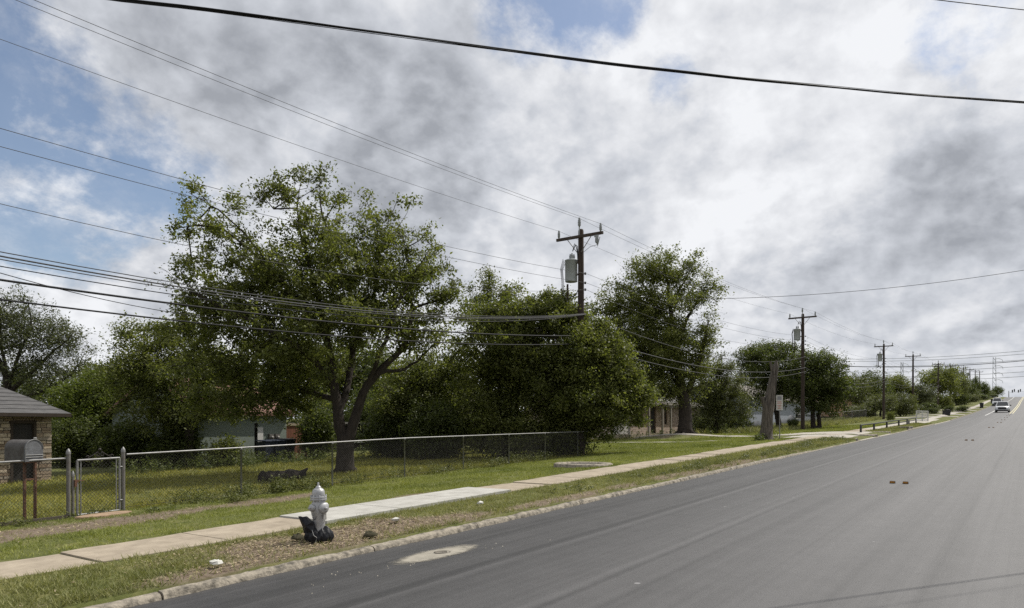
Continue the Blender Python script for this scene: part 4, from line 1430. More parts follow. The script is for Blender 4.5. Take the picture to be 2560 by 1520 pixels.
def make_pole(i, s, zb, lean=(0, 0), detail=False, transf=False, arm=True):
    e = empty('utility_pole', (s, PT, zb), None, 'utility pole', 'utility poles along the road')
    extra = 'with grey transformer, rising from the hedge' if i == 0 else ('with grey transformer' if transf else 'with timber crossarm')
    e['label'] = '%s wooden utility pole up the road, %s' % (POLE_NAMES[i], extra)
    e.rotation_euler = (lean[0], lean[1], 0)
    n = 14 if detail else 8
    MB().lathe([(.185, -.4), (.175, .3), (.155, 4), (.135, 8), (.12, PH - .05), (.10, PH + .02), (.02, PH + .05)], n=n).build('shaft', M_POLE, e)
    if arm:
        ar = MB().box((-.14, 0, PH - .32), (.10, 2 * ARM, .125)).build('crossarm', M_ARM, e, bevel=.01 if detail else 0)
        for y in (-1, 1):
            MB().tube([(-.15, y * .62, PH - .36), (-.15, y * .10, PH - 1.02)], .018, n=5).build('brace', M_GALVD, e)
            mb = MB(); insulator(mb, -.14, y * (ARM - .12), PH - .255); mb.build('insulator', M_INSUL, e)
        mb = MB(); mb.bbox((-.16, -.02, PH - .25), (-.12, .02, PH + .12)); insulator(mb, -.14, 0, PH + .10, 1.15); mb.build('top_insulator', M_INSUL, e)
    # spool insulators for the three low voltage wires, clamps for the telephone cables
    mb = MB()
    for z in (8.24, 7.83, 7.53):
        mb.lathe([(.04, -.05), (.05, -.03), (.03, 0), (.05, .03), (.04, .05)], c=(.0, -.22, z), n=8)
        mb.tube([(0, -.1, z), (0, -.25, z)], .012, n=4)
    mb.build('spool_rack', M_TABD, e)
    mb = MB()
    for z in (6.45, 5.5, 5.15):
        mb.box((0, -.17, z), (.12, .08, .10))
    mb.build('cable_clamp', M_GALVD, e)
    if transf:
        tk = MB().lathe([(.02, -.01), (.26, .0), (.275, .03), (.275, .92), (.295, .925), (.295, .96), (.26, .99), (.05, 1.02)], c=(-.05, .47, 7.94), n=22).build('transformer', M_TANK, e)
        mb = MB().bbox((-.12, .1, 8.2), (-.02, .2, 8.27)); mb.bbox((-.12, .1, 8.75), (-.02, .2, 8.82)); mb.build('bracket', M_GALVD, tk)
        mb = MB(); mb.tube([(-.05, .66, 7.86), (-.05, .66, 7.2)], .045, n=8); mb.build('lightning_arrester', M_POLE, tk)
        mb = MB()
        for dy, dx in ((.36, -.12), (.52, .0), (.40, .12)):
            mb.lathe([(.05, 0), (.06, .05), (.04, .10), (.06, .14), (.04, .2), (.03, .27)], c=(dx - .05, dy, 8.92), n=8)
        mb.build('bushing', M_INSUL, tk)
        mb = MB()
        mb.tube([(-.05, .40, 9.3), (-.08, .28, 9.62), (-.05, .16, 9.5), (-.02, .14, 9.1), (0, .13, 8.6)], .018, n=5)
        mb.tube([(-.05, .40, 9.3), (-.12, .2, 9.55), (-.14, .1, 9.2), (-.1, .12, 8.7)], .02, n=5)
        for q in range(4):
            x = -.30 + q * .06
            mb.tube([(x, .74, 8.95 - q * .05), (x - .06, .84, 8.5), (x - .02, .80, 7.9), (x + .02, .82, 7.45), (x + .06, .70, 7.0 + .1 * q), (x + .15, .3, 7.3), (.02, -.1, 7.55 + .2 * q)], .011, n=4)
        mb.build('drop_leads', M_CABLE, e)
    if detail:
        # cut-out fuse hanging under the road-side arm end
        mb = MB(); mb.bbox((-.20, -.98, PH - .48), (-.16, -.78, PH - .39)); insulator(mb, -.18, -.92, PH - .80, 1.1); insulator(mb, -.18, -.86, PH - .74, .8)
        mb.tube([(-.2, -1.06, PH - .5), (-.2, -.94, PH - .9)], .016, n=5)
        mb.build('fuse_cutout', M_INSUL, e)
        MB().tube([(-.18, -.93, PH - .82), (-.15, -.55, PH - .85), (-.1, -.15, PH - 1.05)], .01, n=4).build('jumper_wire', M_CABLE, e)
    return e


leans = [(0, 0), (-.002, .012), (.0, .018), (.006, -.01), (.01, -.035), (.0, -.004), (0, .01), (0, .01), (0, 0), (0, 0)]
for i, (s, zb) in enumerate(POLES):
    make_pole(i, s, zb, leans[i], detail=(i == 0), transf=i in (0, 1, 2, 6, 7), arm=True)


def wire(label, a, b, sag, r, mat, n=26, name='power_line', group=None, cat='wire', sides=5):
    a = Vector(a); b = Vector(b)
    pts = []
    for i in range(n + 1):
        f = i / n
        p = a.lerp(b, f); p.z -= sag * 4 * f * (1 - f)
        pts.append(p - a)
    o = MB().tube(pts, r, n=sides, cap=False).build(name, mat)
    o.location = a
    tag(o, label, cat, group)
    return o


P0 = (-6.0, -.28)
allp = [P0] + POLES
kinds = [('bare power wire on the crossarm end away from the road', ARM - .12, PH + .08, .006, M_COND_SHEEN, .35),
         ('topmost bare power wire on the pole-top insulator', 0, PH + .48, .006, M_COND_SHEEN, .35),
         ('bare power wire on the crossarm end nearest the road', -(ARM - .12), PH + .08, .006, M_COND_SHEEN, .35),
         ('uppermost of three low voltage wires', -.26, 8.24, .007, M_COND_SHEEN, .5),
         ('middle of three low voltage wires', -.26, 7.83, .007, M_COND_SHEEN, .5),
         ('lowest of three low voltage wires', -.26, 7.53, .007, M_COND_SHEEN, .9),
         ('grey bundled telephone cable, highest of the thick ones', -.22, 6.45, .017, M_COND_SHEEN, 1.0),
         ('thick black telephone cable, upper of the pair', -.22, 5.5, .024, M_CABLE, .8),
         ('thick black telephone cable, lower of the pair', -.22, 5.15, .019, M_CABLE, .85)]
span_sag0 = {0: .30, 1: .30, 2: .30, 3: .59, 4: .52, 5: 1.4, 6: 1.3, 7: .75, 8: .78}
for i in range(8):
    (sa, za), (sb, zb_) = allp[i], allp[i + 1]
    for k, (lab, y, z, r, mat, sag) in enumerate(kinds):
        if i >= 5 and k in (3, 5): continue
        x = -.14 if k < 3 else 0.0
        sg = span_sag0[k] if i == 0 else min(sag * ((sb - sa) / 34), sag * 1.3)
        where = 'left of the nearest pole' if i == 0 else '%s to %s pole' % (POLE_NAMES[i - 1], POLE_NAMES[i])
        m_ = M_COND_SHEEN if (k in (7, 8) and i >= 1) else mat  # past the nearest pole the black cables' sheen is painted in as grey
        rr = r if i == 0 else (r * .9 if k > 5 else r)
        wire('%s, %s' % (lab, where), (sa + x, PT + y, za + z), (sb + x, PT + y, zb_ + z), sg, rr, m_, name='telephone_cable' if k >= 6 else 'power_line', cat='cable' if k >= 6 else 'wire')
# extra strands of the bundle left of the nearest pole
a0 = Vector((P0[0], PT - .22, P0[1] + 6.45)); b0 = Vector((28.2, PT - .22, .53 + 6.45))
for q, (dz, dy, sg) in enumerate(((.06, .05, 1.25), (-.05, -.03, 1.33), (-.09, .07, 1.42))):
    wire('%s thin strand hung with the grey telephone bundle before the big tree' % ('upper', 'middle', 'lower')[q], a0 + Vector((0, dy, dz)), b0 + Vector((0, dy, dz * .4)), sg, .011, M_COND_SHEEN, name='telephone_cable', cat='cable')
wire('slim black line slanting down under the telephone bundle at far left', W(-300, 590, 13.0), W(640, 800, 26.0), .35, .010, M_CABLE, name='telephone_cable', cat='cable')
wire('thin black service wire sloping from the transformer down to the left', W(1424, 690 + 30, 32.0), W(1050, 842, 33.0), .9, .008, M_CABLE, name='service_wire', cat='wire')

# poles that carry the crossing cables, outside the photograph's frame
for lab, (px_, py_, hh_) in (('wooden utility pole left of the stone house fence, carrying the near wires', (P0[0], PT, 10.4)), ('wooden pole across the road that carries the overhead cable', (20.35, -5.3, 9.6)),
                             ('wooden service pole beyond the left end of the garden fence', (-16.15, 16.33, 6.2)), ('wooden pole across the road that carries the thin grey line', (59.6, -8.3, 11.8)), ('far wooden pole across the road that carries the dark far cable', (136.2, -10.4, 9.8))):
    e = empty('utility_pole', (px_, py_, zgf(px_, py_)), lab, 'utility pole')
    MB().lathe([(.17, -.4), (.155, .3), (.13, hh_ * .6), (.11, hh_), (.02, hh_ + .05)], n=10).build('shaft', M_POLE, e)
    MB().lathe([(.05, -.1), (.07, 0), (.05, .1)], c=(0, -.14, hh_ - .5), n=8).build('cable_clamp', M_GALVD, e)
# thick lashed cable overhead, crossing the picture
n = 160
core = []
for i in range(n + 1):
    m_ = 23.4 - 31.6 * i / n
    x_, y_ = 13.3 - .85 * m_, -.9 + .53 * m_
    Yc = x_ * CA + y_ * SA; uc = U0 + (x_ * SA - y_ * CA) / Yc * FPX
    vc = float(np.interp(uc, [330, 640, 1280, 1550, 1700, 1843, 2150, 2243, 2560, 2900], [0, 40, 128, 163, 178, 195, 224, 233, 256, 282]))
    zc = EYE - (vc - V0) / FPX * Yc
    if m_ > 12.2: zc = 5.24 + (m_ - 12.2) * .004
    if m_ < 0: zc = 6.52 + (-m_) * .07
    core.append(Vector((x_, y_, zc)))
a = core[0].copy()
for _ in range(3):
    core[1:-1] = [(core[i - 1] + core[i] * 2 + core[i + 1]) / 4 for i in range(1, n)]
e = empty('overhead_cable', tuple(a), 'thick black lashed cable stretched overhead across the whole picture', 'cable')
for q, (rad, off) in enumerate(((.0095, .006), (.0065, .011), (.003, .013))):
    mb = MB()
    mb.tube([core[i] + Vector((0, math.cos(i * .11 + q * 2.2), math.sin(i * .11 + q * 2.2))) * off for i in range(n + 1)], rad, n=7, cap=False)
    mb.build('cable_strand', M_CABLE, e, world=True)
pts_ = [Vector((-10.43 * k_, 6.18 * k_, -2.67 * k_ + .4 * k_ * k_)) for k_ in np.linspace(0, 3.5, 40)]
o = MB().tube(pts_, .0055, n=6, cap=False).build('overhead_cable', M_CABLE); o.location = (20.35, -5.3, 9.3)
tag(o, 'short stretch of black cable at the upper right corner', 'cable')
wire('thin grey line crossing the sky right of the tall tree', W(1690, 748, 50.0), W(3000, 590, 44.0), .95, .016, M_COND_SHEEN, name='overhead_wire', cat='wire')
wire('dark far cable crossing above the road near the white car', W(2085, 914, 120), W(2800, 872, 105), 1.1, .05, M_CABLE, name='overhead_wire', cat='wire')

# ---------------------------------------------------------------- transmission towers and their lines
M_LATT = pm('lattice_steel', (.26, .28, .29), (.22, .235, .25), scale=1, rough=.6, metal=.3)


def lattice(label, base, H, w0, w1, side):
    e = empty('transmission_tower', tuple(base), label, 'transmission tower')
    mb = MB()
    def wv(z): return w0 + (w1 - w0) * z / H
    for sx in (-1, 1):
        for sy in (-1, 1):
            mb.tube([(sx * w0, sy * w0, 0), (sx * w1, sy * w1, H)], .16, n=4)
    mb.build('leg_frame', M_LATT, e)
    mb = MB(); k = 14
    for i in range(k):
        z0, z1 = H * i / k, H * (i + 1) / k
        for sy in (-1, 1):
            mb.tube([(-wv(z0), sy * wv(z0), z0), (wv(z1), sy * wv(z1), z1)], .10, n=3)
            mb.tube([(wv(z0), sy * wv(z0), z0), (-wv(z1), sy * wv(z1), z1)], .10, n=3)
            mb.tube([(sy * wv(z0), -wv(z0), z0), (sy * wv(z1), wv(z1), z1)], .10, n=3)
    mb.build('bracing', M_LATT, e)
    d = Vector((SA, -CA, 0)) * side
    for i in range(6):
        z = H * (.97 - i * .105)
        mb = MB()
        mb.tube([(0, 0, z), d * 3.0 + Vector((0, 0, z + .6)), d * 5.6 + Vector((0, 0, z - .4)), d * 6.2 + Vector((0, 0, z - 2.2))], [.2, .18, .14, .10], n=5)
        mb.build('cross_arm', M_LATT, e)
    return e


p = W(2486, V0, 520); top = EYE + (V0 - 893) / FPX * 520
lattice('taller lattice transmission tower on the horizon near the end of the road', (p.x, p.y, zgf(p.x, p.y)), top - zgf(p.x, p.y), 1.3, .75, 1)
p = W(2255, V0, 700); top = EYE + (V0 - 905) / FPX * 700
lattice('fainter lattice transmission tower rising behind the far trees', (p.x, p.y, zgf(p.x, p.y)), top - zgf(p.x, p.y), 1.5, .9, 1)
ordn = ['highest', 'second highest', 'third highest', 'fourth highest', 'fifth highest', 'lowest']
for i, (vl, vm, vr) in enumerate(((897, 898, 880), (902, 905, 889), (915, 920, 904), (928, 935, 921), (940, 948, 936), (950, 958, 948))):
    a = W(2050, vl, 600); b = W(2750, vr - 22, 420)
    wire('%s far transmission line crossing behind the tower over the road end' % ordn[i], a, b, 3.2, .13, M_LATT, n=30, name='transmission_line', cat='wire', sides=4)

# ================================================================ VEHICLES
M_CARW = pm('white_car_paint', (.55, .56, .57), (.53, .54, .55), scale=2, rough=.25, spec=.6)
M_CARS = pm('silver_car_paint', (.24, .25, .26), (.22, .23, .24), scale=2, rough=.3, metal=.3, spec=.6)
M_CARK = pm('dark_car_paint', (.03, .03, .034), (.04, .04, .045), scale=2, rough=.3, spec=.6)
M_CARG = pm('car_glass', (.012, .014, .016), (.02, .022, .025), scale=2, rough=.06, spec=.7)
M_BLACKP = pm('black_trim', (.012, .012, .013), (.02, .02, .02), scale=6, rough=.6)
M_HEAD = pm('headlight_lens', (.72, .73, .74), (.62, .63, .64), scale=6, rough=.12, spec=.8)
M_TYRE = pm('tyre_rubber', (.018, .018, .018), (.026, .026, .026), scale=14, rough=.85)
M_RIM = pm('alloy_rim', (.35, .35, .36), scale=9, rough=.35, metal=.8)


def loft(mb, secs, smooth=True):
    """secs: list of rings (equal length) of points"""
    k = len(secs[0])
    vs = [p for r in secs for p in r]
    fs = [(i * k + j, i * k + (j + 1) % k, (i + 1) * k + (j + 1) % k, (i + 1) * k + j) for i in range(len(secs) - 1) for j in range(k)]
    mb.add(vs, fs, smooth)
    mb.add(secs[0], [tuple(reversed(range(k)))]); mb.add(secs[-1], [tuple(range(k))])


def make_car(label, loc, rz, paint, L=4.7, Wd=1.92, H=1.72, cat='car', slope=0.0):
    """local +x is the front"""
    e = empty('car' if cat != 'truck' else 'pickup_truck', loc, label, cat, rz=rz)
    e.rotation_euler = (0, slope, rz)
    hw = Wd / 2
    def ring(x, zb, zt, w, wt):
        return [(x, -w, zb), (x, w, zb), (x, w * 1.01, (zb + zt) * .5), (x, w * .99, zt - .1), (x, wt, zt), (x, -wt, zt), (x, -w * .99, zt - .1), (x, -w * 1.01, (zb + zt) * .5)]
    mb = MB()
    loft(mb, [ring(-L / 2, .45, .85, hw * .86, hw * .75), ring(-L / 2 + .12, .30, 1.02, hw * .95, hw * .86), ring(-L * .30, .26, 1.05, hw, hw * .92), ring(0, .24, 1.04, hw, hw * .93), ring(L * .22, .25, 1.03, hw, hw * .92),
                ring(L * .36, .27, 1.00, hw * .985, hw * .88), ring(L / 2 - .22, .28, .93, hw * .95, hw * .80), ring(L / 2 - .04, .32, .80, hw * .86, hw * .72), ring(L / 2, .40, .66, hw * .78, hw * .66)])
    body = mb.build('body', paint, e)
    def cab(x, zt, w, wt): return [(x, -w, 1.0), (x, w, 1.0), (x, wt, zt), (x, -wt, zt)]
    mb = MB()
    loft(mb, [cab(-L / 2 + .18, 1.02, hw * .86, hw * .8), cab(-L * .36, H - .10, hw * .90, hw * .70), cab(-L * .25, H - .03, hw * .91, hw * .72), cab(0, H - .01, hw * .91, hw * .72), cab(L * .06, H - .06, hw * .91, hw * .71), cab(L * .235, 1.02, hw * .90, hw * .84)], smooth=False)
    mb.build('glasshouse', M_CARG, e)
    mb = MB(); loft(mb, [[(x, -hw * .71, z - .03), (x, hw * .71, z - .03), (x, hw * .66, z + .035), (x, -hw * .66, z + .035)] for x, z in ((-L * .36, H - .08), (-L * .25, H - .01), (0, H + .0), (L * .06, H - .045))])
    mb.build('roof', paint, e)
    for y in (-1, 1):
        mb = MB(); mb.tube([(L * .235, y * hw * .87, 1.03), (L * .06, y * hw * .71, H - .05)], .045, n=5); mb.build('pillar', paint, e)
        mb = MB(); mb.box((L * .20, y * (hw + .10), 1.12), (.14, .24, .17), rz=.1 * y); mb.build('mirror', M_BLACKP, e, bevel=.03)
        mb = MB(); loft(mb, [[(L / 2 - .02, y * hw * .50, .70), (L / 2 - .10, y * hw * .86, .72), (L / 2 - .14, y * hw * .87, .84), (L / 2 - .03, y * hw * .50, .80)], [(L / 2 - .16, y * hw * .48, .70), (L / 2 - .3, y * hw * .9, .72), (L / 2 - .3, y * hw * .9, .84), (L / 2 - .2, y * hw * .48, .80)]]) if y > 0 else loft(mb, [[(L / 2 - .16, y * hw * .48, .70), (L / 2 - .3, y * hw * .9, .72), (L / 2 - .3, y * hw * .9, .84), (L / 2 - .2, y * hw * .48, .80)], [(L / 2 - .02, y * hw * .50, .70), (L / 2 - .10, y * hw * .86, .72), (L / 2 - .14, y * hw * .87, .84), (L / 2 - .03, y * hw * .50, .80)]])
        mb.build('headlight', M_HEAD, e)
        for x in (-L * .31, L * .31):
            w = MB().lathe([(.22, -.12), (.34, -.12), (.365, -.08), (.365, .08), (.34, .12), (.22, .12)], c=(x, y * (hw - .11), .365), axis=(0, 1, 0), n=20).build('wheel', M_TYRE, e)
            MB().lathe([(.02, .0), (.20, .02), (.215, .0)], c=(x, y * (hw + .01), .365), axis=(0, y, 0), n=14).build('rim', M_RIM, w)
    mb = MB(); mb.box((L / 2 - .02, 0, .70), (.08, hw * 1.15, .34)); mb.build('grille', M_BLACKP, e, bevel=.02)
    mb = MB(); mb.box((L / 2 - .05, 0, .35), (.16, hw * 1.7, .22)); mb.build('lower_bumper', M_BLACKP, e, bevel=.02)
    MB().box((L / 2 + .02, 0, .47), (.015, .32, .11)).build('number_plate', M_WHITE, e)
    return e


sc_ = 142.0
make_car('silver white sports utility car driving towards the camera down the hill', (sc_, 3.85, rz_(sc_, 3.85)), math.pi, M_CARW, slope=.038)
sc_ = s_at(2502, 6.4)
make_car('white car parked at the kerb near the top of the hill', (205, 6.6, rz_(205, 6.6)), math.pi, M_CARW, L=4.8, H=1.8, slope=.05)
make_car('dark car coming over the crest at the right edge', (262, .45, rz_(262, .45)), math.pi, M_CARK, slope=.05)

# ---------------------------------------------------------------- parking sign beside the dead trunk
ss, st = s_at(1949, 11.6), 11.6
z0 = zgf(ss, st)
e = empty('street_sign', (ss, st, z0), 'narrow white street sign with faded red lines on a thin post', 'sign', rz=math.radians(4))
MB().box((0, 0, 1.2), (.045, .045, 2.5)).build('post', M_GALV, e)
pl = MB().box((-.035, 0, 2.07), (.012, .36, .85)).build('sign_plate', M_WHITE, e)
M_SIGNRED = pm('faded_red_print', (.50, .22, .19), (.45, .2, .17), scale=9, rough=.7)
M_SIGNGREY = pm('faded_grey_print', (.30, .30, .32), (.25, .25, .27), scale=9, rough=.7)
MB().box((-.0425, 0, 2.33), (.002, .24, .20)).build('grey_print', M_SIGNGREY, pl)
for z, w in ((2.12, .22), (2.04, .26), (1.92, .22), (1.84, .12), (1.76, .2)):
    MB().box((-.0425, 0, z), (.002, w, .035)).build('red_print', M_SIGNRED, pl)

# ---------------------------------------------------------------- dead lopped trunk beside the sidewalk is with the trees
# ---------------------------------------------------------------- low pipe barrier, white farm gate, far chain link fence
M_PIPE = pm('dark_pipe', (.03, .032, .028), (.05, .05, .045), scale=8, rough=.6, metal=.3)
bt = 9.35
bs = [s_at(u, bt) for u in (2152, 2185, 2217, 2247, 2268, 2290)]
e = empty('pipe_barrier', (bs[0], bt, zgf(bs[0], bt)), 'low dark pipe barrier on stub posts across the grass', 'barrier')
for s in bs:
    MB().lathe([(.07, -.2), (.07, .50), (.05, .52)], c=(s, bt, zgf(s, bt)), n=10).build('post', M_PIPE, e, world=True)
MB().tube([(s, bt, zgf(s, bt) + .52) for s in bs], .045, n=8).build('top_pipe', M_PIPE, e, world=True)
MB().tube([(s, bt + .05, zgf(s, bt) + .30) for s in bs[2:]], .04, n=8).build('lower_pipe', M_PIPE, e, world=True)
MB().box((bs[4] + .3, bt - .03, zgf(bs[4], bt) + .22), (2.0, .04, .42)).build('mesh_panel', M_PIPE, e, world=True)

gs = s_at(2291, 9.3); ge = s_at(2320, 8.2)
e = empty('farm_gate', (gs, 9.3, zgf(gs, 9.3)), 'white barred steel farm gate standing open by the driveway', 'gate')
a = Vector((gs, 9.3, zgf(gs, 9.3))); b = W(2320, V0, 72); b = Vector((b.x, b.y, a.z + .12))
a = W(2291, V0, 71); a = Vector((a.x, a.y, b.z))
for k in range(7):
    z = .1 + k * .155
    MB().tube([a + Vector((0, 0, z)), b + Vector((0, 0, z))], .038, n=6).build('gate_bar', M_WHITE, e, world=True)
for f in (0, .5, 1):
    p = a.lerp(b, f)
    MB().tube([p + Vector((0, 0, .05)), p + Vector((0, 0, 1.08))], .045, n=6).build('gate_upright', M_WHITE, e, world=True)

y0 = 19.5
xs = [s_at(u, y0) for u in (1995, 2040, 2085, 2130, 2165, 2190)]
e = empty('chain_link_fence', (xs[0], y0, zgf(xs[0], y0)), 'distant chain link fence along the tall grass behind the far pole', 'fence')
for s in xs:
    MB().lathe([(.03, -.1), (.03, 1.3), (.01, 1.33)], c=(s, y0, zgf(s, y0)), n=8).build('post', M_GALVD, e, world=True)
MB().tube([(s, y0, zgf(s, y0) + 1.28) for s in xs], .024, n=6).build('top_rail', M_GALV, e, world=True)
chain_link('chain_link_mesh', e, xs[0], xs[-1], y0 + .03, lambda s: zgf(s, y0), 1.2, pitch=.14, r=.004)

# tipped bin and upright bins up the road
s = s_at(2360, 9.9)
b1 = make_bin('trash_bin', 'black trash bin tipped over on the driveway', (s, 9.9, zgf(s, 9.9) + .45), 0, M_BIND, h=1.15, tip=(math.radians(90), .15, math.radians(-60)))
s = 176; make_bin('trash_bin', 'dark bin standing at the kerb halfway up the hill', (s, 8.3, zgf(s, 8.3)), 0, M_BIND, h=1.15)
s = 224; make_bin('trash_bin', 'dark bin standing at the kerb beside the parked white car', (s, 8.3, zgf(s, 8.3)), 0, M_BINB, h=1.15)
# small storm inlet box at the kerb
s = s_at(2266, 8.15)
o = MB().bbox((-1.2, -.35, -.05), (1.2, .35, .16)).build('storm_inlet', M_KERB, None, bevel=.03); o.location = (s, 8.15, zgf(s, 8.15)); tag(o, 'concrete storm inlet box at the kerb near the farm gate', 'storm drain')
MB().bbox((-.5, -.36, .0), (.5, -.352, .11)).build('inlet_opening', M_BLACKP, o)

# traffic signals on the crest
M_SIGB = pm('signal_black', (.02, .02, .02), (.03, .03, .03), scale=3, rough=.6)
for q, (u, v, Y) in enumerate(((2531, 978, 300), (2536, 976, 300), (2546, 978, 305), (2551, 976, 305))):
    p = W(u, v, Y)
    e = empty('traffic_signal', tuple(p), '%s dark traffic signal head hanging over the crest of the road' % ('leftmost', 'second from left', 'third from left', 'rightmost')[q], 'traffic signal', 'traffic signals on the crest')
    MB().box((0, 0, 0), (.35, .40, 1.15)).build('housing', M_SIGB, e, bevel=.05)
    for k in range(3):
        MB().lathe([(.13, 0), (.14, .16), (.12, .16), (.11, .02)], c=(-.17, 0, .36 - k * .36), axis=(-1, 0, 0), n=10, cap=False).build('visor', M_SIGB, e)
a = W(2522, 981, 300); b = W(2600, 972, 306)
wire('span wire carrying the traffic signals over the crest', a, b, .3, .03, M_SIGB, name='span_wire', cat='wire')
for q, u in enumerate((2522,)):
    p = W(u, V0, 300); zb = zgf(p.x, p.y)
    e = empty('signal_pole', (p.x, p.y, zb), 'steel signal pole at the crest of the road', 'pole')
    zt = EYE + (V0 - 979) / FPX * 300 - zb
    MB().lathe([(.16, -.2), (.12, max(zt, 3)), (.05, max(zt, 3) + .1)], n=10).build('shaft', M_GALVD, e)
    MB().lathe([(.25, -.2), (.25, .15)], n=10).build('footing', M_KERB, e)

# ---------------------------------------------------------------- litter
M_LITTER = pm('white_litter', (.55, .54, .50), (.4, .39, .36), scale=20, rough=.8)
for q, (u, t, lab) in enumerate(((541, 8.35, 'crumpled white paper scrap in the verge grass near the kerb'), (988, 8.75, 'small pale paper scrap on the dirt right of the hydrant'), (1200, 8.9, 'white litter scrap in the weeds beside the new sidewalk slabs'))):
    s = s_at(u, t)
    rnd = random.Random(q); vs = []
    for k in range(7):
        for j in range(4):
            a = 2 * math.pi * k / 7
            r = (.03, .065, .06, .02)[j] * rnd.uniform(.7, 1.25)
            vs.append((r * 1.3 * math.cos(a), r * math.sin(a), (0, .01, .04, .055)[j] * rnd.uniform(.8, 1.2)))
    fs = [(k * 4 + j, ((k + 1) % 7) * 4 + j, ((k + 1) % 7) * 4 + j + 1, k * 4 + j + 1) for k in range(7) for j in range(3)] + [tuple(k * 4 + 3 for k in range(7))]
    o = MB().add(vs, fs).build('paper_scrap', M_LITTER); o.location = (s, t, zgf(s, t) + .03); tag(o, lab, 'litter')
for q, (u, t, lab) in enumerate(((745, 8.95, 'dark clod of earth and grass left of the hydrant'), (925, 8.25, 'dark grassy clod on the dirt right of the hydrant'))):
    s = s_at(u, t)
    rnd = random.Random(q + 5)
    mb = MB(); pr = [(.01, .09), (.06, .08), (.10, .045), (.12, 0), (.10, -.03)]
    mb.lathe(pr, n=9, cap=False)
    mb.v = [(x * rnd.uniform(.7, 1.2) * 1.1, y * rnd.uniform(.7, 1.2), z * rnd.uniform(.6, 1.1)) for x, y, z in mb.v]
    o = mb.build('earth_clod', pm('dark_earth%d' % q, (.035, .035, .018), (.06, .05, .03), scale=20, rough=1, bump=.6)); o.location = (s, t, zgf(s, t)); tag(o, lab, 'clod')

# ================================================================ TREES
M_BARK = pm('grey_brown_bark', (.048, .038, .030), (.022, .018, .015), scale=7, rough=.95, stretch=(2.5, 2.5, .4), bump=1.0, contrast=(.35, .65))
M_BARK_PALE = pm('pale_dead_bark', (.14, .12, .10), (.045, .038, .032), scale=5, rough=.95, stretch=(2.5, 2.5, .3), bump=1.0, contrast=(.35, .65))
LEAF = {
    'mid': leaf_mat('leaf_mid_green', (.046, .060, .017), (.20, .21, .070), trans=.45),
    'dark': leaf_mat('leaf_dark_green', (.032, .043, .014), (.125, .145, .048), trans=.40),
    'bright': leaf_mat('leaf_bright_green', (.050, .068, .015), (.17, .20, .05), trans=.44),
    'olive': leaf_mat('leaf_olive', (.042, .050, .020), (.145, .155, .065), trans=.36),
    'grey': leaf_mat('leaf_grey_green', (.042, .050, .028), (.13, .14, .08), trans=.36),
}


class Skel:
    def __init__(self, cap=60000):
        self.p = np.zeros((cap, 3)); self.par = np.full(cap, -1, int); self.r = np.zeros(cap); self.n = 0

    def add(self, p, par, r=0.0):
        i = self.n
        self.p[i] = p; self.par[i] = par; self.r[i] = r; self.n += 1
        return i

    def nearest(self, q, up=0.0):
        d = self.p[:self.n] - q
        c = np.sqrt((d * d).sum(1)) + up * np.maximum(0, d[:, 2])
        return int(np.argmin(c))


def resample(pts, step):
    pts = np.asarray(pts, float)
    d = np.r_[0, np.cumsum(np.linalg.norm(np.diff(pts[:, :3], axis=0), axis=1))]
    n = max(2, int(d[-1] / step) + 1)
    q = np.linspace(0, d[-1], n)
    # smooth the polyline a little with a Catmull-like blend
    out = np.stack([np.interp(q, d, pts[:, k]) for k in range(pts.shape[1])], 1)
    if n > 4:
        sm = out.copy(); sm[1:-1] = .25 * out[:-2] + .5 * out[1:-1] + .25 * out[2:]; out = sm
    return out


def grow(limbs, lobes, n_att, rng, tip=.0045, seg=.32, expo=.5, droop=.0):
    sk = Skel()
    for li, pts in enumerate(limbs):                # rows: x y z r
        q = resample(pts, .3)
        q[1:-1, :3] += rng.normal(0, .02, (len(q) - 2, 3))
        par = -1
        if li:
            par = sk.nearest(q[0, :3]); q = q[1:]
        for row in q:
            par = sk.add(row[:3], par, row[3])
    nl = sk.n
    vol = np.array([l[3] * l[4] * l[5] * l[6] for l in lobes])
    pick = rng.choice(len(lobes), n_att, p=vol / vol.sum())
    d = rng.normal(size=(n_att, 3)); d /= np.linalg.norm(d, axis=1)[:, None]
    rad = rng.random(n_att) ** (1 / 2.3)
    stray = rng.random(n_att) < .08
    rad = np.where(stray, rng.uniform(1.0, 1.38, n_att), rad)
    A = np.array([[l[0], l[1], l[2]] for l in lobes])[pick] + d * rad[:, None] * np.array([[l[3], l[4], l[5]] for l in lobes])[pick]
    dist = np.array([np.min(((sk.p[:nl] - a) ** 2).sum(1)) for a in A])
    A = A[np.argsort(dist)]
    tips = []; dirs = []
    for a in A:
        i = sk.nearest(a, .35)
        p0 = sk.p[i].copy(); v = a - p0; D = np.linalg.norm(v)
        m = max(1, int(D / seg))
        j = rng.normal(0, .07 * D, 3)
        par = i
        for k in range(1, m + 1):
            f = k / m
            q = p0 + v * f + j * math.sin(math.pi * f) + np.array([0, 0, (.10 - droop) * D * math.sin(math.pi * f)])
            par = sk.add(q, par, 0.0)
        tips.append(par)
        dd = sk.p[par] - sk.p[sk.par[par]]
        dirs.append(dd / (np.linalg.norm(dd) + 1e-9))
    n = sk.n
    cnt = np.zeros(n); cnt[tips] = 1
    for k in range(n - 1, 0, -1):
        if sk.par[k] >= 0: cnt[sk.par[k]] += cnt[k]
    r = tip * np.maximum(cnt, 1) ** expo
    r[:nl] = np.maximum(sk.r[:nl], np.minimum(r[:nl], .12))
    # a child is never thicker than its parent
    for k in range(1, n):
        pa = sk.par[k]
        if pa >= 0 and k >= nl: r[k] = min(r[k], r[pa])
    return sk.p[:n].copy(), sk.par[:n].copy(), r, np.array(tips), np.array(dirs)


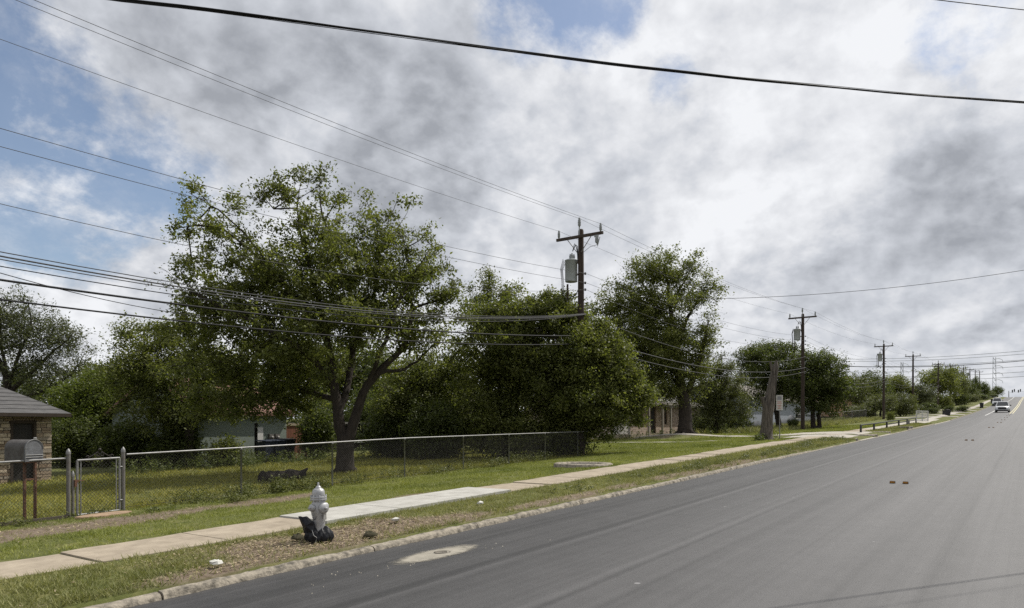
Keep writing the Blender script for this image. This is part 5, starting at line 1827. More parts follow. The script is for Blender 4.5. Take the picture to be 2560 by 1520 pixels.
def wood_mesh(P, par, r, min_r=0.0):
    """tapered prisms for every skeleton edge; sides by thickness"""
    Vs = []; Fs = []; off = 0
    k = np.where(par >= 0)[0]
    k = k[r[k] >= min_r]
    for lo, hi, n in ((0, .02, 3), (.02, .07, 5), (.07, 9, 10)):
        e = k[(r[k] >= lo) & (r[k] < hi)]
        if len(e) == 0: continue
        a = P[par[e]]; b = P[e]; ra = np.minimum(r[par[e]], r[e] * 1.5); rb = r[e]
        d = b - a; d /= (np.linalg.norm(d, axis=1)[:, None] + 1e-9)
        ref = np.tile([0.0, 0, 1], (len(e), 1)); ref[np.abs(d[:, 2]) > .95] = [1, 0, 0]
        x = np.cross(d, ref); x /= np.linalg.norm(x, axis=1)[:, None]
        y = np.cross(d, x)
        # overlap slightly into the parent so joints close
        a = a - d * (ra * .5)[:, None]
        ang = np.arange(n) * 2 * math.pi / n
        ca, sa = np.cos(ang), np.sin(ang)
        ringa = a[:, None] + (x[:, None] * ca[None, :, None] + y[:, None] * sa[None, :, None]) * ra[:, None, None]
        ringb = b[:, None] + (x[:, None] * ca[None, :, None] + y[:, None] * sa[None, :, None]) * rb[:, None, None]
        V = np.concatenate([ringa, ringb], 1).reshape(-1, 3)
        base = (np.arange(len(e)) * 2 * n)[:, None]
        j = np.arange(n); j2 = (j + 1) % n
        F = np.stack([base + j, base + j2, base + n + j2, base + n + j], -1).reshape(-1, 4) + off
        Vs.append(V); Fs.append(F); off += len(V)
    return np.concatenate(Vs), np.concatenate(Fs)


def leaf_mesh(C, rng, L=.10, Wd=.05, tint=None, up=.35):
    n = len(C)
    nrm = rng.normal(size=(n, 3)); nrm[:, 2] = np.abs(nrm[:, 2]) + up; nrm /= np.linalg.norm(nrm, axis=1)[:, None]
    a = rng.normal(size=(n, 3)); a[:, 2] -= .35
    a -= (a * nrm).sum(1)[:, None] * nrm; a /= np.linalg.norm(a, axis=1)[:, None]
    w = np.cross(nrm, a)
    sc = rng.uniform(.5, 1.4, n)[:, None]
    l = L * sc; wd = Wd * sc * rng.uniform(.8, 1.2, n)[:, None]
    b = C - a * l * .5
    V = np.stack([b, b + a * l * .45 + w * wd * .5 + nrm * wd * .12, b + a * l, b + a * l * .45 - w * wd * .5 + nrm * wd * .12], 1).reshape(-1, 3)
    F = np.arange(4 * n).reshape(-1, 4)
    if tint is None: tint = rng.random(n)
    return V, F, np.repeat(tint, 4)


def leaves_for(tips, P, par, dirs, rng, per, spread, back=.45):
    n = len(tips)
    c = rng.poisson(per * rng.gamma(1.6, 1 / 1.6, n))
    idx = np.repeat(np.arange(n), c)
    C = P[tips[idx]] - dirs[idx] * (rng.random(len(idx)) * back)[:, None] + rng.normal(0, spread, (len(idx), 3)) * np.array([1, 1, .75])
    clump = rng.random(n)[idx]
    tint = np.clip(.55 * rng.random(len(idx)) + .45 * clump, 0, 1)
    return C, tint


def tree(name, label, limbs, lobes, n_att, per, seed, leaf='mid', L=.10, Wd=.05, spread=.16, group=None, cat='tree', bark=None, tip=.0045, seg=.32, back=.45, droop=0.0, min_r=0.0):
    rng = np.random.default_rng(seed)
    P, par, r, tips, dirs = grow(limbs, lobes, n_att, rng, tip=tip, seg=seg, droop=droop)
    base = np.array(limbs[0][0][:3], float)
    V, F = wood_mesh(P - base, par, r, min_r)
    e = empty(name, tuple(base), label, cat, group)
    mesh_np('trunk', V, F, bark or M_BARK, e, smooth=True)
    C, tint = leaves_for(tips, P, par, dirs, rng, per, spread, back)
    V, F, tt = leaf_mesh(C - base, rng, L, Wd, tint)
    o = mesh_np('crown', V, F, LEAF[leaf], e, attrs={'tint': tt})
    tag(o, kind='stuff')
    return e


def lobe(u, v, ru, rv, Y, depth=None, dens=1.0):
    c = W(u, v, Y); k = Y / FPX
    rx, rz = ru * k, rv * k
    dp = depth if depth else rx
    # camera right/forward radii folded into axis-aligned ones
    r1 = math.hypot(rx * SA, dp * CA); r2 = math.hypot(rx * CA, dp * SA)
    return (c.x, c.y, c.z, r1, r2, rz, dens)


def limb(Y, *rows):
    """rows: u, v, radius[m], depth offset"""
    out = []
    for row in rows:
        p = W(row[0], row[1], Y + (row[3] if len(row) > 3 else 0))
        out.append([p.x, p.y, p.z, row[2]])
    return out


def root_flare(base, r, n=6, seed=0, spread=2.2):
    """roots running out from the trunk foot, as extra limbs"""
    rnd = random.Random(seed); out = []
    for k in range(n):
        a = 2 * math.pi * (k + rnd.uniform(-.3, .3)) / n
        d = Vector((math.cos(a), math.sin(a), 0))
        b = Vector(base)
        pts = []
        for f, h, rr in ((.15, .75, .45), (.55, .38, .40), (1.0, .12, .28), (1.5, .02, .16), (spread, -.08, .05)):
            q = b + d * (f * r * rnd.uniform(.9, 1.15)); pts.append([q.x, q.y, q.z + h * r * 1.1, rr * r])
        out.append(pts)
    return out


# ---- the big forked tree
Y = 26.6
base = G(862, Y, -.1)
vb = V0 - (base.z - EYE) / Y * FPX
limbs = [limb(Y, (862, vb, .40), (862, vb - 22, .34), (864, 1120, .31), (864, 1090, .30)),
         limb(Y, (858, 1105, .24), (850, 1060, .215), (845, 1018, .19), (834, 960, .165), (828, 900, .14), (818, 840, .13), (800, 760, .10), (778, 680, .07), (756, 600, .045, -.4), (742, 520, .025, -.6), (752, 455, .012, -.6)),
         limb(Y, (872, 1105, .22), (880, 1065, .19), (893, 1020, .17), (914, 965, .15), (948, 925, .13), (996, 885, .105), (1018, 845, .10), (1030, 780, .07), (1028, 700, .045), (1015, 620, .025), (1000, 560, .012)),
         limb(Y, (858, 1020, .13), (872, 950, .13, .5), (884, 880, .12, .8), (888, 800, .10, 1.0), (870, 700, .07, .8), (830, 610, .045, .4), (800, 520, .03), (800, 450, .012)),
         limb(Y, (836, 965, .13), (800, 915, .11, -.6), (760, 880, .09, -1.0), (700, 840, .07, -1.5), (620, 800, .05, -1.8), (540, 760, .03, -1.8), (480, 730, .015, -1.8)),
         limb(Y, (822, 860, .10), (770, 780, .085, -.8), (700, 700, .065, -1.3), (630, 630, .045, -1.5), (560, 570, .03, -1.5), (480, 560, .018, -1.5), (425, 582, .01, -1.5)),
         limb(Y, (700, 700, .05, -1.3), (620, 590, .035, -1.2), (540, 520, .02, -1.0), (470, 480, .01, -1.0)),
         limb(Y, (920, 955, .08), (960, 860, .07, -.8), (990, 770, .05, -1.2), (1040, 680, .03, -1.2), (1075, 620, .012, -1.2)),
         limb(Y, (880, 880, .08, .8), (930, 760, .06, .4), (950, 650, .04), (940, 560, .025), (915, 500, .01)),
         limb(Y, (948, 925, .08), (1000, 930, .06, .8), (1050, 900, .04, 1.0), (1085, 860, .02, 1.0)),
         limb(Y, (845, 1000, .07), (790, 985, .06, 1.2), (720, 960, .045, 2.0), (640, 930, .03, 2.4))] + root_flare(tuple(base), .42, 6, 3)
sprays = [((520, 585), (430, 583)), ((520, 560), (452, 500)), ((540, 540), (486, 468)), ((600, 560), (572, 478)), ((700, 540), (640, 470)), ((730, 520), (690, 437)), ((740, 500), (735, 425)), ((760, 490), (775, 428)), ((780, 490), (817, 416)), ((820, 540), (868, 478)), ((880, 560), (925, 492)), ((960, 590), (992, 503)), ((975, 590), (1026, 508)), ((1030, 620), (1078, 565)), ((700, 500), (655, 448)), ((1070, 700), (1112, 660)), ((1080, 760), (1130, 735)), ((500, 760), (455, 742)), ((500, 640), (462, 660))]
rs = random.Random(6)
for (u0, v0), (u1, v1) in sprays:
    dY = rs.uniform(-1.2, 1.0)
    limbs.append(limb(Y, (u0, v0, .016, dY), ((u0 + u1) / 2 + rs.uniform(-8, 8), (v0 + v1) / 2 + rs.uniform(-8, 4), .010, dY), (u1, v1, .005, dY * 1.1)))
lobes = [lobe(u0 + (u1 - u0) * f, v0 + (v1 - v0) * f, 13, 11, Y, .3, d) for (u0, v0), (u1, v1) in sprays for f, d in ((.6, 9), (1.0, 7))]
lobes += [lobe(770, 545, 120, 75, Y, 2.0, .30), lobe(725, 495, 28, 32, Y, .5, 2.4), lobe(510, 550, 75, 50, Y - 1.5, 1.4, .34), lobe(600, 610, 105, 65, Y - .6, 2.0, .5),
         lobe(880, 610, 140, 80, Y, 2.6, .48), lobe(1000, 630, 70, 72, Y, 2.0, .5), lobe(1040, 700, 65, 90, Y, 2.2, .8), lobe(820, 690, 200, 100, Y, 3.2, .85),
         lobe(620, 720, 150, 85, Y - .5, 2.8, .8), lobe(980, 790, 120, 80, Y, 2.8, .8), lobe(740, 800, 200, 80, Y, 3.2, .8), lobe(560, 830, 130, 75, Y, 2.6, .7), lobe(1060, 850, 50, 50, Y + .5, 1.6, .6),
         lobe(700, 910, 160, 60, Y + .5, 2.8, .7), lobe(560, 930, 110, 65, Y + .5, 2.4, .7), lobe(610, 1005, 100, 45, Y + .8, 2.0, .75), lobe(720, 985, 80, 50, Y + 1.5, 2.0, .7), lobe(500, 1000, 60, 50, Y + .8, 1.6, .7), lobe(660, 1045, 70, 22, Y + 1.2, 1.4, .5), lobe(735, 1020, 40, 40, Y + 2.5, 1.2, .9), lobe(540, 1040, 50, 28, Y + 1.5, 1.2, .7), lobe(780, 960, 60, 60, Y + 2.2, 1.6, .6),  lobe(960, 960, 60, 45, Y + 1.5, 1.5, .3), lobe(1090, 740, 30, 30, Y, .8, .5), lobe(445, 580, 40, 25, Y - 1.5, .8, .5), lobe(880, 800, 130, 55, Y - 2.4, 1.2, .55), lobe(830, 900, 80, 50, Y - 2.2, 1.0, .42), lobe(940, 880, 70, 45, Y - 2.0, 1.0, .4), lobe(700, 840, 150, 70, Y - 2.2, 1.2, .5)]
tree('shade_tree', 'large forked shade tree behind the chain link fence, sparse at its top', limbs, lobes, 3050, 36, 5, 'mid', L=.125, Wd=.062, spread=.15)

# ---- trees left of it, and behind the stone house
Y = 33.5
b = G(478, Y, -.1); vb = V0 - (b.z - EYE) / Y * FPX
tree('yard_tree', 'dark leaning yard tree left of the big forked tree', [limb(Y, (470, vb, .22), (474, 1080, .2), (482, 1010, .17), (500, 960, .14), (480, 900, .1), (440, 850, .06), (400, 810, .03)), limb(Y, (490, 985, .1), (540, 930, .08), (580, 880, .05), (600, 830, .03)), limb(Y, (478, 1040, .08), (420, 980, .06), (360, 930, .04), (320, 880, .02))],
     [lobe(370, 860, 85, 55, Y, 2.2, .6), lobe(430, 830, 70, 55, Y, 2.2, .6), lobe(340, 940, 70, 60, Y, 2.2, .9), lobe(440, 920, 100, 70, Y, 2.6, 1), lobe(400, 1020, 110, 60, Y, 2.4, 1), lobe(540, 940, 80, 80, Y, 2.4, .9), lobe(305, 860, 30, 25, Y, .8, .5), lobe(560, 1010, 60, 40, Y, 2, .6)], 1150, 38, 21, 'mid', L=.13, Wd=.065, spread=.2)
Y = 42.0
b = G(30, Y, -.1); vb = V0 - (b.z - EYE) / Y * FPX
tree('wide_tree', 'wide thin-leaved tree spreading above the stone house roof', [limb(Y, (20, vb, .3), (20, 1060, .28), (22, 980, .22), (10, 920, .18), (-30, 860, .1), (-60, 790, .05)), limb(Y, (20, 985, .14), (80, 930, .1), (130, 880, .07), (180, 840, .03)), limb(Y, (22, 960, .12), (50, 880, .09), (80, 810, .06), (70, 750, .03)), limb(Y, (20, 1000, .1), (90, 985, .08), (160, 950, .05), (210, 900, .02)), limb(Y, (15, 930, .1), (0, 850, .07), (0, 780, .04))],
     [lobe(20, 790, 90, 60, Y, 2.6, .7), lobe(100, 850, 90, 60, Y, 2.6, .8), lobe(170, 860, 55, 50, Y, 1.8, .55), lobe(-60, 830, 90, 80, Y, 2.8, .8), lobe(60, 930, 120, 60, Y, 2.8, .55), lobe(170, 930, 60, 50, Y, 1.8, .5), lobe(60, 740, 40, 25, Y, 1.2, .4), lobe(30, 1000, 110, 40, Y, 2, .3), lobe(150, 820, 40, 22, Y, 1, .4)], 1250, 26, 22, 'grey', L=.15, Wd=.06, spread=.24, droop=.05)
Y = 40.0
b = G(265, Y, -.1); vb = V0 - (b.z - EYE) / Y * FPX
tree('bright_shrub', 'bright green bushy tree between the stone house and the dark yard tree', [limb(Y, (265, vb, .16), (262, 1080, .14), (258, 1020, .1), (262, 960, .05)), limb(Y, (262, 1080, .1), (220, 1020, .07), (190, 980, .03)), limb(Y, (262, 1080, .1), (310, 1010, .07), (330, 960, .03))],
     [lobe(255, 960, 75, 45, Y, 1.8, 1), lobe(240, 1030, 100, 60, Y, 2.2, 1), lobe(330, 1010, 70, 70, Y, 2, .9), lobe(190, 1010, 50, 60, Y, 1.6, .8)], 900, 40, 23, 'bright', L=.15, Wd=.08, spread=.2)

# dark understorey shrubs
def shrub(name, label, u, vtop, ru, Y, seed, leaf='dark', n=380, per=40, vbot=None, L=.13, dens=1.0, group=None):
    b = G(u, Y, -.1); vb = V0 - (b.z - EYE) / Y * FPX
    vc = (vtop + (vbot or vb)) / 2; rv = ((vbot or vb) - vtop) / 2
    rnd = random.Random(seed)
    st = []
    for k in range(4):
        du = (k - 1.5) / 2 * ru * .6 + rnd.uniform(-8, 8)
        st.append(limb(Y, (u + du * .3, vb, .07), (u + du * .6, vb - rv * .6, .055), (u + du, vb - rv * 1.2, .03), (u + du * 1.3, vtop + rv * .3, .012)))
    lb = [lobe(u, vc, ru * .95, rv * .92, Y, None, 1.0), lobe(u - ru * .45, vc + rv * .25, ru * .55, rv * .7, Y, None, .8), lobe(u + ru * .4, vc + rv * .2, ru * .55, rv * .75, Y, None, .8), lobe(u + rnd.uniform(-.3, .3) * ru, vtop + rv * .2, ru * .4, rv * .3, Y, None, .8)]
    return tree(name, label, st, lb, n, per, seed, leaf, L=L, Wd=L * .5, spread=.2, group=group, cat='shrub' if 'shrub' in name else 'tree')


shrub('shrub', 'dark shrub against the right corner of the stone house', 185, 1040, 62, 36.5, 31, 'dark')
shrub('shrub', 'deep green shrub left of the sage green house', 320, 1050, 80, 36.0, 32, 'dark')
shrub('shrub', 'dark shrub just left of the sage green house wall', 445, 1060, 62, 33.8, 33, 'dark')
shrub('shrub', 'low shrub growing against the sage green house', 560, 1098, 38, 33.6, 34, 'mid', n=160)
shrub('shrub', 'shaded shrub beyond the carport left of the forked trunk', 790, 1010, 46, 37.0, 35, 'dark', n=300)
shrub('shrub', 'dark shrub mass right of the forked trunk', 985, 1010, 80, 36.0, 36, 'dark', n=480)
shrub('shrub', 'black-green shrub at the left end of the hedge', 1090, 1000, 85, 33.5, 37, 'dark', n=560)

# ---- tree right of the forked trunk, light leaves
Y = 35.5
b = G(1070, Y, -.1); vb = V0 - (b.z - EYE) / Y * FPX
tree('yard_tree', 'pale-leaved tree between the forked tree and the hedge', [limb(Y, (1080, vb, .2), (1078, 1080, .18), (1070, 1010, .14), (1050, 940, .1), (1040, 880, .05)), limb(Y, (1072, 1020, .1), (1110, 940, .09), (1140, 880, .07), (1185, 850, .05), (1220, 800, .03))],
     [lobe(1050, 940, 85, 60, Y, 2.2, 1), lobe(1010, 1000, 70, 60, Y, 2, .9), lobe(1080, 1010, 80, 60, Y, 2, .9), lobe(1110, 900, 60, 40, Y, 1.6, .5), lobe(1150, 870, 50, 40, Y, 1.4, .35), lobe(1180, 940, 60, 60, Y, 1.6, .6)], 800, 38, 41, 'mid', L=.13, Wd=.065, spread=.18)

# ---- thin tall tree behind the hedge
Y = 41.0
b = G(1225, Y, -.1); vb = V0 - (b.z - EYE) / Y * FPX
tree('thin_tree', 'thin sparse tree top rising behind the hedge left of the pole', [limb(Y, (1230, vb, .16), (1228, 1000, .14), (1222, 850, .1), (1215, 760, .06), (1225, 690, .02)), limb(Y, (1222, 800, .05), (1260, 740, .03), (1300, 712, .012)), limb(Y, (1220, 830, .05), (1190, 770, .03), (1178, 740, .012))],
     [lobe(1228, 700, 32, 40, Y, 1, .8), lobe(1270, 730, 40, 26, Y, 1, .7), lobe(1205, 750, 38, 45, Y, 1.2, .9), lobe(1240, 800, 70, 50, Y, 1.8, 1)], 420, 26, 42, 'mid', L=.13, Wd=.065, spread=.17)

# ---- the hedge trees round the nearest pole
Y = 33.2
def hedge(label, u, Y, lobes, seed, n, leaf='mid', per=42, L=.10):
    b = G(u, Y, -.1); vb = V0 - (b.z - EYE) / Y * FPX
    u_ = min(u, 1445)
    st = [limb(Y, (u_ + du, vb, .07), (u_ + du * 1.2, 1090, .06), (u + du * 2.0, 1000, .045), (u + du * 3.0, 900, .02)) for du in (-22, -9, 4, 12)]
    return tree('hedge_tree', label, st, lobes, n, per, seed, leaf, L=L, Wd=L * .52, spread=.17, group='hedge trees round the nearest pole')
hedge('dense dark hedge tree left of the nearest pole', 1270, Y + .4, [lobe(1240, 800, 80, 50, Y, 1.8, 1), lobe(1300, 800, 70, 50, Y, 1.8, 1), lobe(1250, 880, 110, 70, Y, 2.2, 1), lobe(1330, 900, 90, 90, Y, 2.2, 1), lobe(1220, 980, 90, 80, Y + .5, 2, .8), lobe(1290, 1040, 110, 75, Y, 1.6, .9), lobe(1180, 800, 35, 35, Y, 1, .5), lobe(1165, 760, 16, 14, Y, .5, 4), lobe(1285, 745, 18, 14, Y, .5, 4), lobe(1150, 850, 18, 16, Y, .5, 4), lobe(1200, 1080, 80, 50, Y, 1.4, 1), lobe(1280, 1105, 110, 45, Y - .2, 1.3, 1.2), lobe(1370, 1110, 60, 40, Y - .2, 1.1, 1.2)], 51, 1700, 'mid', 42, .13)
hedge('dense green hedge tree whose leaves wrap the nearest pole', 1440, Y - .5, [lobe(1370, 790, 60, 45, Y - .4, 1.5, 1), lobe(1420, 800, 55, 45, Y + .7, 1.2, .9), lobe(1440, 870, 70, 60, Y - 1.2, 1.0, 1), lobe(1400, 960, 100, 90, Y - .6, 1.8, 1), lobe(1470, 980, 90, 90, Y - .8, 1.6, 1), lobe(1400, 1060, 70, 70, Y - .2, 1.2, .8), lobe(1460, 1090, 25, 60, Y - .7, .5, 1.6), lobe(1390, 765, 40, 25, Y, 1, .6), lobe(1372, 738, 16, 14, Y, .5, 4), lobe(1415, 742, 16, 14, Y, .5, 4), lobe(1330, 755, 18, 14, Y, .5, 4), lobe(1410, 1100, 60, 50, Y - .4, 1.1, 1.2)], 52, 1700, 'mid', 44, .13)
hedge('bright-edged hedge tree right of the nearest pole', 1520, Y + .2, [lobe(1500, 870, 50, 45, Y - .6, 1.4, 1), lobe(1530, 930, 60, 60, Y - .4, 1.6, 1), lobe(1560, 980, 55, 55, Y - .2, 1.5, 1), lobe(1510, 1010, 80, 60, Y - .4, 1.5, 1), lobe(1590, 1000, 28, 35, Y, .9, .8), lobe(1505, 808, 18, 16, Y - .5, .5, 4), lobe(1552, 880, 20, 16, Y - .4, .5, 4), lobe(1590, 935, 18, 16, Y - .3, .5, 4), lobe(1622, 985, 16, 16, Y, .5, 4), lobe(1600, 1050, 24, 14, Y, .5, 3), lobe(1535, 835, 14, 12, Y - .4, .4, 4), lobe(1490, 1060, 45, 35, Y - .4, 1, .8), lobe(1470, 830, 45, 35, Y - .5, 1.2, .9), lobe(1520, 1095, 28, 10, Y - 1.2, .5, .8)], 53, 1100, 'mid', 42, .13)

# ---- tall old tree with a thick flared trunk
Y = 54.5
b = G(1714, Y, -.1); vb = V0 - (b.z - EYE) / Y * FPX
tree('old_tree', 'tall old tree with thick flared trunk before the stone-fronted house', [limb(Y, (1712, vb, .62), (1712, vb - 20, .54), (1713, 1050, .5), (1712, 1010, .46), (1700, 950, .36), (1690, 880, .26), (1680, 800, .18), (1670, 720, .1), (1660, 650, .04)),
      limb(Y, (1712, 1000, .26), (1740, 930, .2), (1760, 860, .12), (1770, 800, .06)), limb(Y, (1690, 880, .16), (1720, 790, .12), (1750, 740, .07), (1780, 720, .03)), limb(Y, (1700, 940, .18), (1640, 900, .13), (1580, 860, .08), (1530, 800, .04)), limb(Y, (1685, 830, .12), (1640, 760, .08), (1600, 700, .05), (1590, 660, .02)), limb(Y, (1675, 760, .1), (1720, 690, .06), (1735, 650, .02))] + root_flare(tuple(b), .62, 7, 8, 2.6),
     [lobe(1660, 670, 75, 45, Y, 2.4, .8), lobe(1610, 680, 50, 45, Y, 2, .7), lobe(1720, 690, 45, 45, Y, 2, .7), lobe(1760, 730, 45, 50, Y, 1.8, .6), lobe(1640, 760, 110, 70, Y, 3.2, .8), lobe(1550, 760, 60, 60, Y, 2.2, .9), lobe(1500, 760, 35, 40, Y, 1.5, .7), lobe(1600, 850, 120, 80, Y, 3.4, 1), lobe(1690, 860, 80, 70, Y, 3, .9), lobe(1640, 940, 90, 60, Y, 2.8, 1), lobe(1730, 920, 60, 70, Y, 2.4, .9), lobe(1768, 850, 38, 60, Y, 1.6, .8), lobe(1780, 790, 25, 35, Y, 1.2, .6), lobe(1620, 990, 60, 30, Y, 1.8, .6), lobe(1690, 985, 60, 35, Y, 2.0, .6)], 2300, 40, 61, 'mid', L=.16, Wd=.085, spread=.24)
# ---- olive tree right of it, low branching
Y = 58.0
b = G(1790, Y, -.1); vb = V0 - (b.z - EYE) / Y * FPX
tree('olive_tree', 'olive coloured bushy tree between the old tree and the dead trunk', [limb(Y, (1788, vb, .16), (1790, 1060, .15), (1795, 1000, .1), (1800, 930, .06), (1805, 890, .02)), limb(Y, (1790, 1050, .1), (1760, 980, .07), (1750, 930, .03)), limb(Y, (1790, 1050, .1), (1830, 990, .07), (1845, 950, .03))],
     [lobe(1790, 920, 50, 40, Y, 1.8, .7), lobe(1770, 980, 70, 60, Y, 2.2, 1), lobe(1820, 970, 50, 60, Y, 2, .9), lobe(1790, 1040, 75, 40, Y, 2.2, .9), lobe(1860, 1020, 35, 40, Y, 1.4, .6)], 850, 34, 62, 'olive', L=.15, Wd=.07, spread=.22)
# ---- round flat topped tree behind the dead trunk
Y = 70.0
b = G(1945, Y, -.1); vb = V0 - (b.z - EYE) / Y * FPX
tree('flat_topped_tree', 'flat-topped dark tree behind the dead trunk', [limb(Y, (1950, vb, .3), (1945, 1050, .26), (1935, 990, .2), (1925, 920, .12), (1920, 870, .05)), limb(Y, (1938, 1000, .14), (1970, 930, .1), (1985, 880, .04)), limb(Y, (1936, 990, .14), (1890, 930, .1), (1870, 880, .04))],
     [lobe(1920, 880, 70, 28, Y, 3.0, 1), lobe(1880, 900, 35, 30, Y, 2, .9), lobe(1970, 880, 40, 28, Y, 2, .9), lobe(1920, 930, 85, 50, Y, 3.2, 1), lobe(1900, 990, 60, 30, Y, 2.4, .6), lobe(1970, 970, 50, 50, Y, 2.4, .7)], 1100, 34, 63, 'dark', L=.18, Wd=.09, spread=.26)
# ---- tree with twin trunks right of the second pole
Y = 66.5
b = G(2040, Y, -.1); vb = V0 - (b.z - EYE) / Y * FPX
tree('twin_trunk_tree', 'dark twin-trunked tree just right of the second pole', [limb(Y, (2034, vb, .24), (2032, 1040, .2), (2030, 990, .16), (2030, 930, .1), (2028, 890, .04)), limb(Y, (2050, vb, .2), (2046, 1040, .17), (2060, 990, .12), (2080, 950, .05)), limb(Y, (2032, 1000, .12), (2000, 960, .08), (1990, 920, .03))],
     [lobe(2030, 900, 45, 30, Y, 2.2, .9), lobe(2060, 920, 50, 35, Y, 2.4, 1), lobe(2050, 970, 75, 50, Y, 3, 1), lobe(2095, 960, 35, 45, Y, 2, .9), lobe(2010, 960, 40, 50, Y, 2.2, .8), lobe(2060, 1020, 60, 25, Y, 2.4, .7)], 1050, 34, 64, 'dark', L=.18, Wd=.09, spread=.26)

# ---- dead lopped trunk beside the sidewalk
st = 12.1
ss = s_at(1914, st); Y = ss * CA + st * SA
zb = zgf(ss, st) - .12
k_ = Y / FPX
def tp(u, v, dy=0.0): return tuple(W(u, v, Y + dy))
e = empty('dead_trunk', (ss, st, zb), 'tall lopped grey dead trunk standing beside the sidewalk', 'tree')
def ragged(pts, r, n=16, seed=0, amp=.09, tw=0):
    rnd = random.Random(seed); mb = MB()
    ph = [rnd.uniform(0, 6.28) for _ in range(5)]
    q = resample(np.array([list(p) + [rr] for p, rr in zip(pts, r)]), .12)
    rings = []
    for i, row in enumerate(q):
        ring = []
        for k in range(n):
            a = 2 * math.pi * k / n
            rr = row[3] * (1 + amp * math.sin(3 * a + ph[0] + i * .05) + amp * .7 * math.sin(5 * a + ph[1]) + amp * .6 * math.sin(9 * a + ph[2] + i * .2) + rnd.uniform(-.03, .03))
            ring.append((row[0] + rr * math.cos(a), row[1] + rr * math.sin(a), row[2]))
        rings.append(ring)
    vs = [p for r_ in rings for p in r_]
    mb.add(vs, [(i * n + k, i * n + (k + 1) % n, (i + 1) * n + (k + 1) % n, (i + 1) * n + k) for i in range(len(q) - 1) for k in range(n)], True)
    mb.add(rings[-1], [tuple(range(n))])
    return mb
vb = V0 - (zb - EYE) / Y * FPX
ragged([tp(1914, vb), tp(1915, vb - 14), tp(1917, 1075), tp(1918, 1045), tp(1921, 1012), tp(1927, 980), tp(1933, 940), tp(1938, 918), tp(1941, 900)], [.48, .35, .30, .285, .30, .24, .21, .17, .04], seed=5, amp=.14).build('trunk', M_BARK_PALE, e, world=True)
ragged([tp(1918, 1030), tp(1911, 1008), tp(1905, 992)], [.16, .15, .12], n=10, seed=6).build('branch_stub', M_BARK_PALE, e, world=True)
ragged([tp(1934, 935, -.1), tp(1928, 915, -.1), tp(1926, 903, -.1)], [.10, .08, .05], n=8, seed=7).build('branch_stub', M_BARK_PALE, e, world=True)
MB().tube([tp(1925, 1000), tp(1938, 985), tp(1948, 965)], [.025, .015, .006], n=5).build('twig', M_BARK_PALE, e, world=True)

# ---- farther trees: five kinds, copied and placed one by one
def proto(seed, leaf, H, R, L, shape='round', n=420, per=26):
    rng = np.random.default_rng(seed)
    tr = [[0, 0, -.2, .03 * H + .04], [.1, 0, H * .2, .025 * H + .02], [0, .1, H * .45, .016 * H], [.1, 0, H * .75, .008 * H]]
    limbs = [tr]
    for k in range(5):
        a = 2 * math.pi * k / 5 + rng.uniform(-.4, .4); z = H * rng.uniform(.2, .45)
        limbs.append([[0, 0, z, .012 * H], [R * .4 * math.cos(a), R * .4 * math.sin(a), z + H * .16, .008 * H], [R * .75 * math.cos(a), R * .75 * math.sin(a), z + H * .28, .003 * H]])
    lobes = [(0, 0, H * .62, R * .8, R * .8, H * .34, 1.0)]
    for k in range(8):
        a = 2 * math.pi * k / 8 + rng.uniform(-.3, .3); rr = R * rng.uniform(.45, .7)
        zz = H * (rng.uniform(.32, .8))
        lobes.append((rr * math.cos(a), rr * math.sin(a), zz, R * rng.uniform(.3, .45), R * rng.uniform(.3, .45), H * rng.uniform(.12, .2), 1.0))
    if shape == 'low':
        lobes += [(R * .5 * math.cos(a), R * .5 * math.sin(a), H * .22, R * .5, R * .5, H * .2, 1.0) for a in (0, 1.6, 3.1, 4.7)]
    P, par, r, tips, dirs = grow(limbs, lobes, n, rng, tip=.006, seg=.6)
    V, F = wood_mesh(P, par, r, .012)
    me_t = mesh_np('trunk', V, F, M_BARK, None, smooth=True)
    C, tint = leaves_for(tips, P, par, dirs, rng, per, .32, .6)
    V, F, tt = leaf_mesh(C, rng, L, L * .52, tint)
    me_c = mesh_np('crown', V, F, LEAF[leaf], None, attrs={'tint': tt})
    a, b = me_t.data, me_c.data
    bpy.data.objects.remove(me_t); bpy.data.objects.remove(me_c)
    return a, b, H, R


PROTO = {'dk': proto(101, 'dark', 7.0, 3.6, .24), 'md': proto(102, 'mid', 7.0, 3.6, .24), 'ol': proto(103, 'olive', 7.0, 3.8, .24), 'gy': proto(104, 'grey', 7.0, 3.6, .26),
         'lo': proto(105, 'dark', 4.0, 3.2, .22, 'low'), 'lg': proto(106, 'mid', 4.0, 3.2, .22, 'low'), 'lol': proto(107, 'olive', 4.0, 3.2, .22, 'low')}


def far_tree(kind, u, vtop, Y, wpx, label, group='trees on the far lots', name=None, rz=None):
    me_t, me_c, H, R = PROTO[kind]
    p = G(u, Y, -.05)
    ztop = EYE - (vtop - V0) / FPX * Y
    sz = max(.3, (ztop - p.z) / (H * .92)); sw = wpx / 2 * Y / FPX / R
    nm = name or ('shrub' if kind.startswith('l') else 'leafy_tree')
    e = empty(nm, tuple(p), label, 'shrub' if nm == 'shrub' else 'tree', group, rz if rz is not None else (u * .77) % 6.28)
    e.scale = (sw, sw, sz)
    a = link('trunk', me_t, e); c = link('crown', me_c, e); tag(c, kind='stuff')
    return e


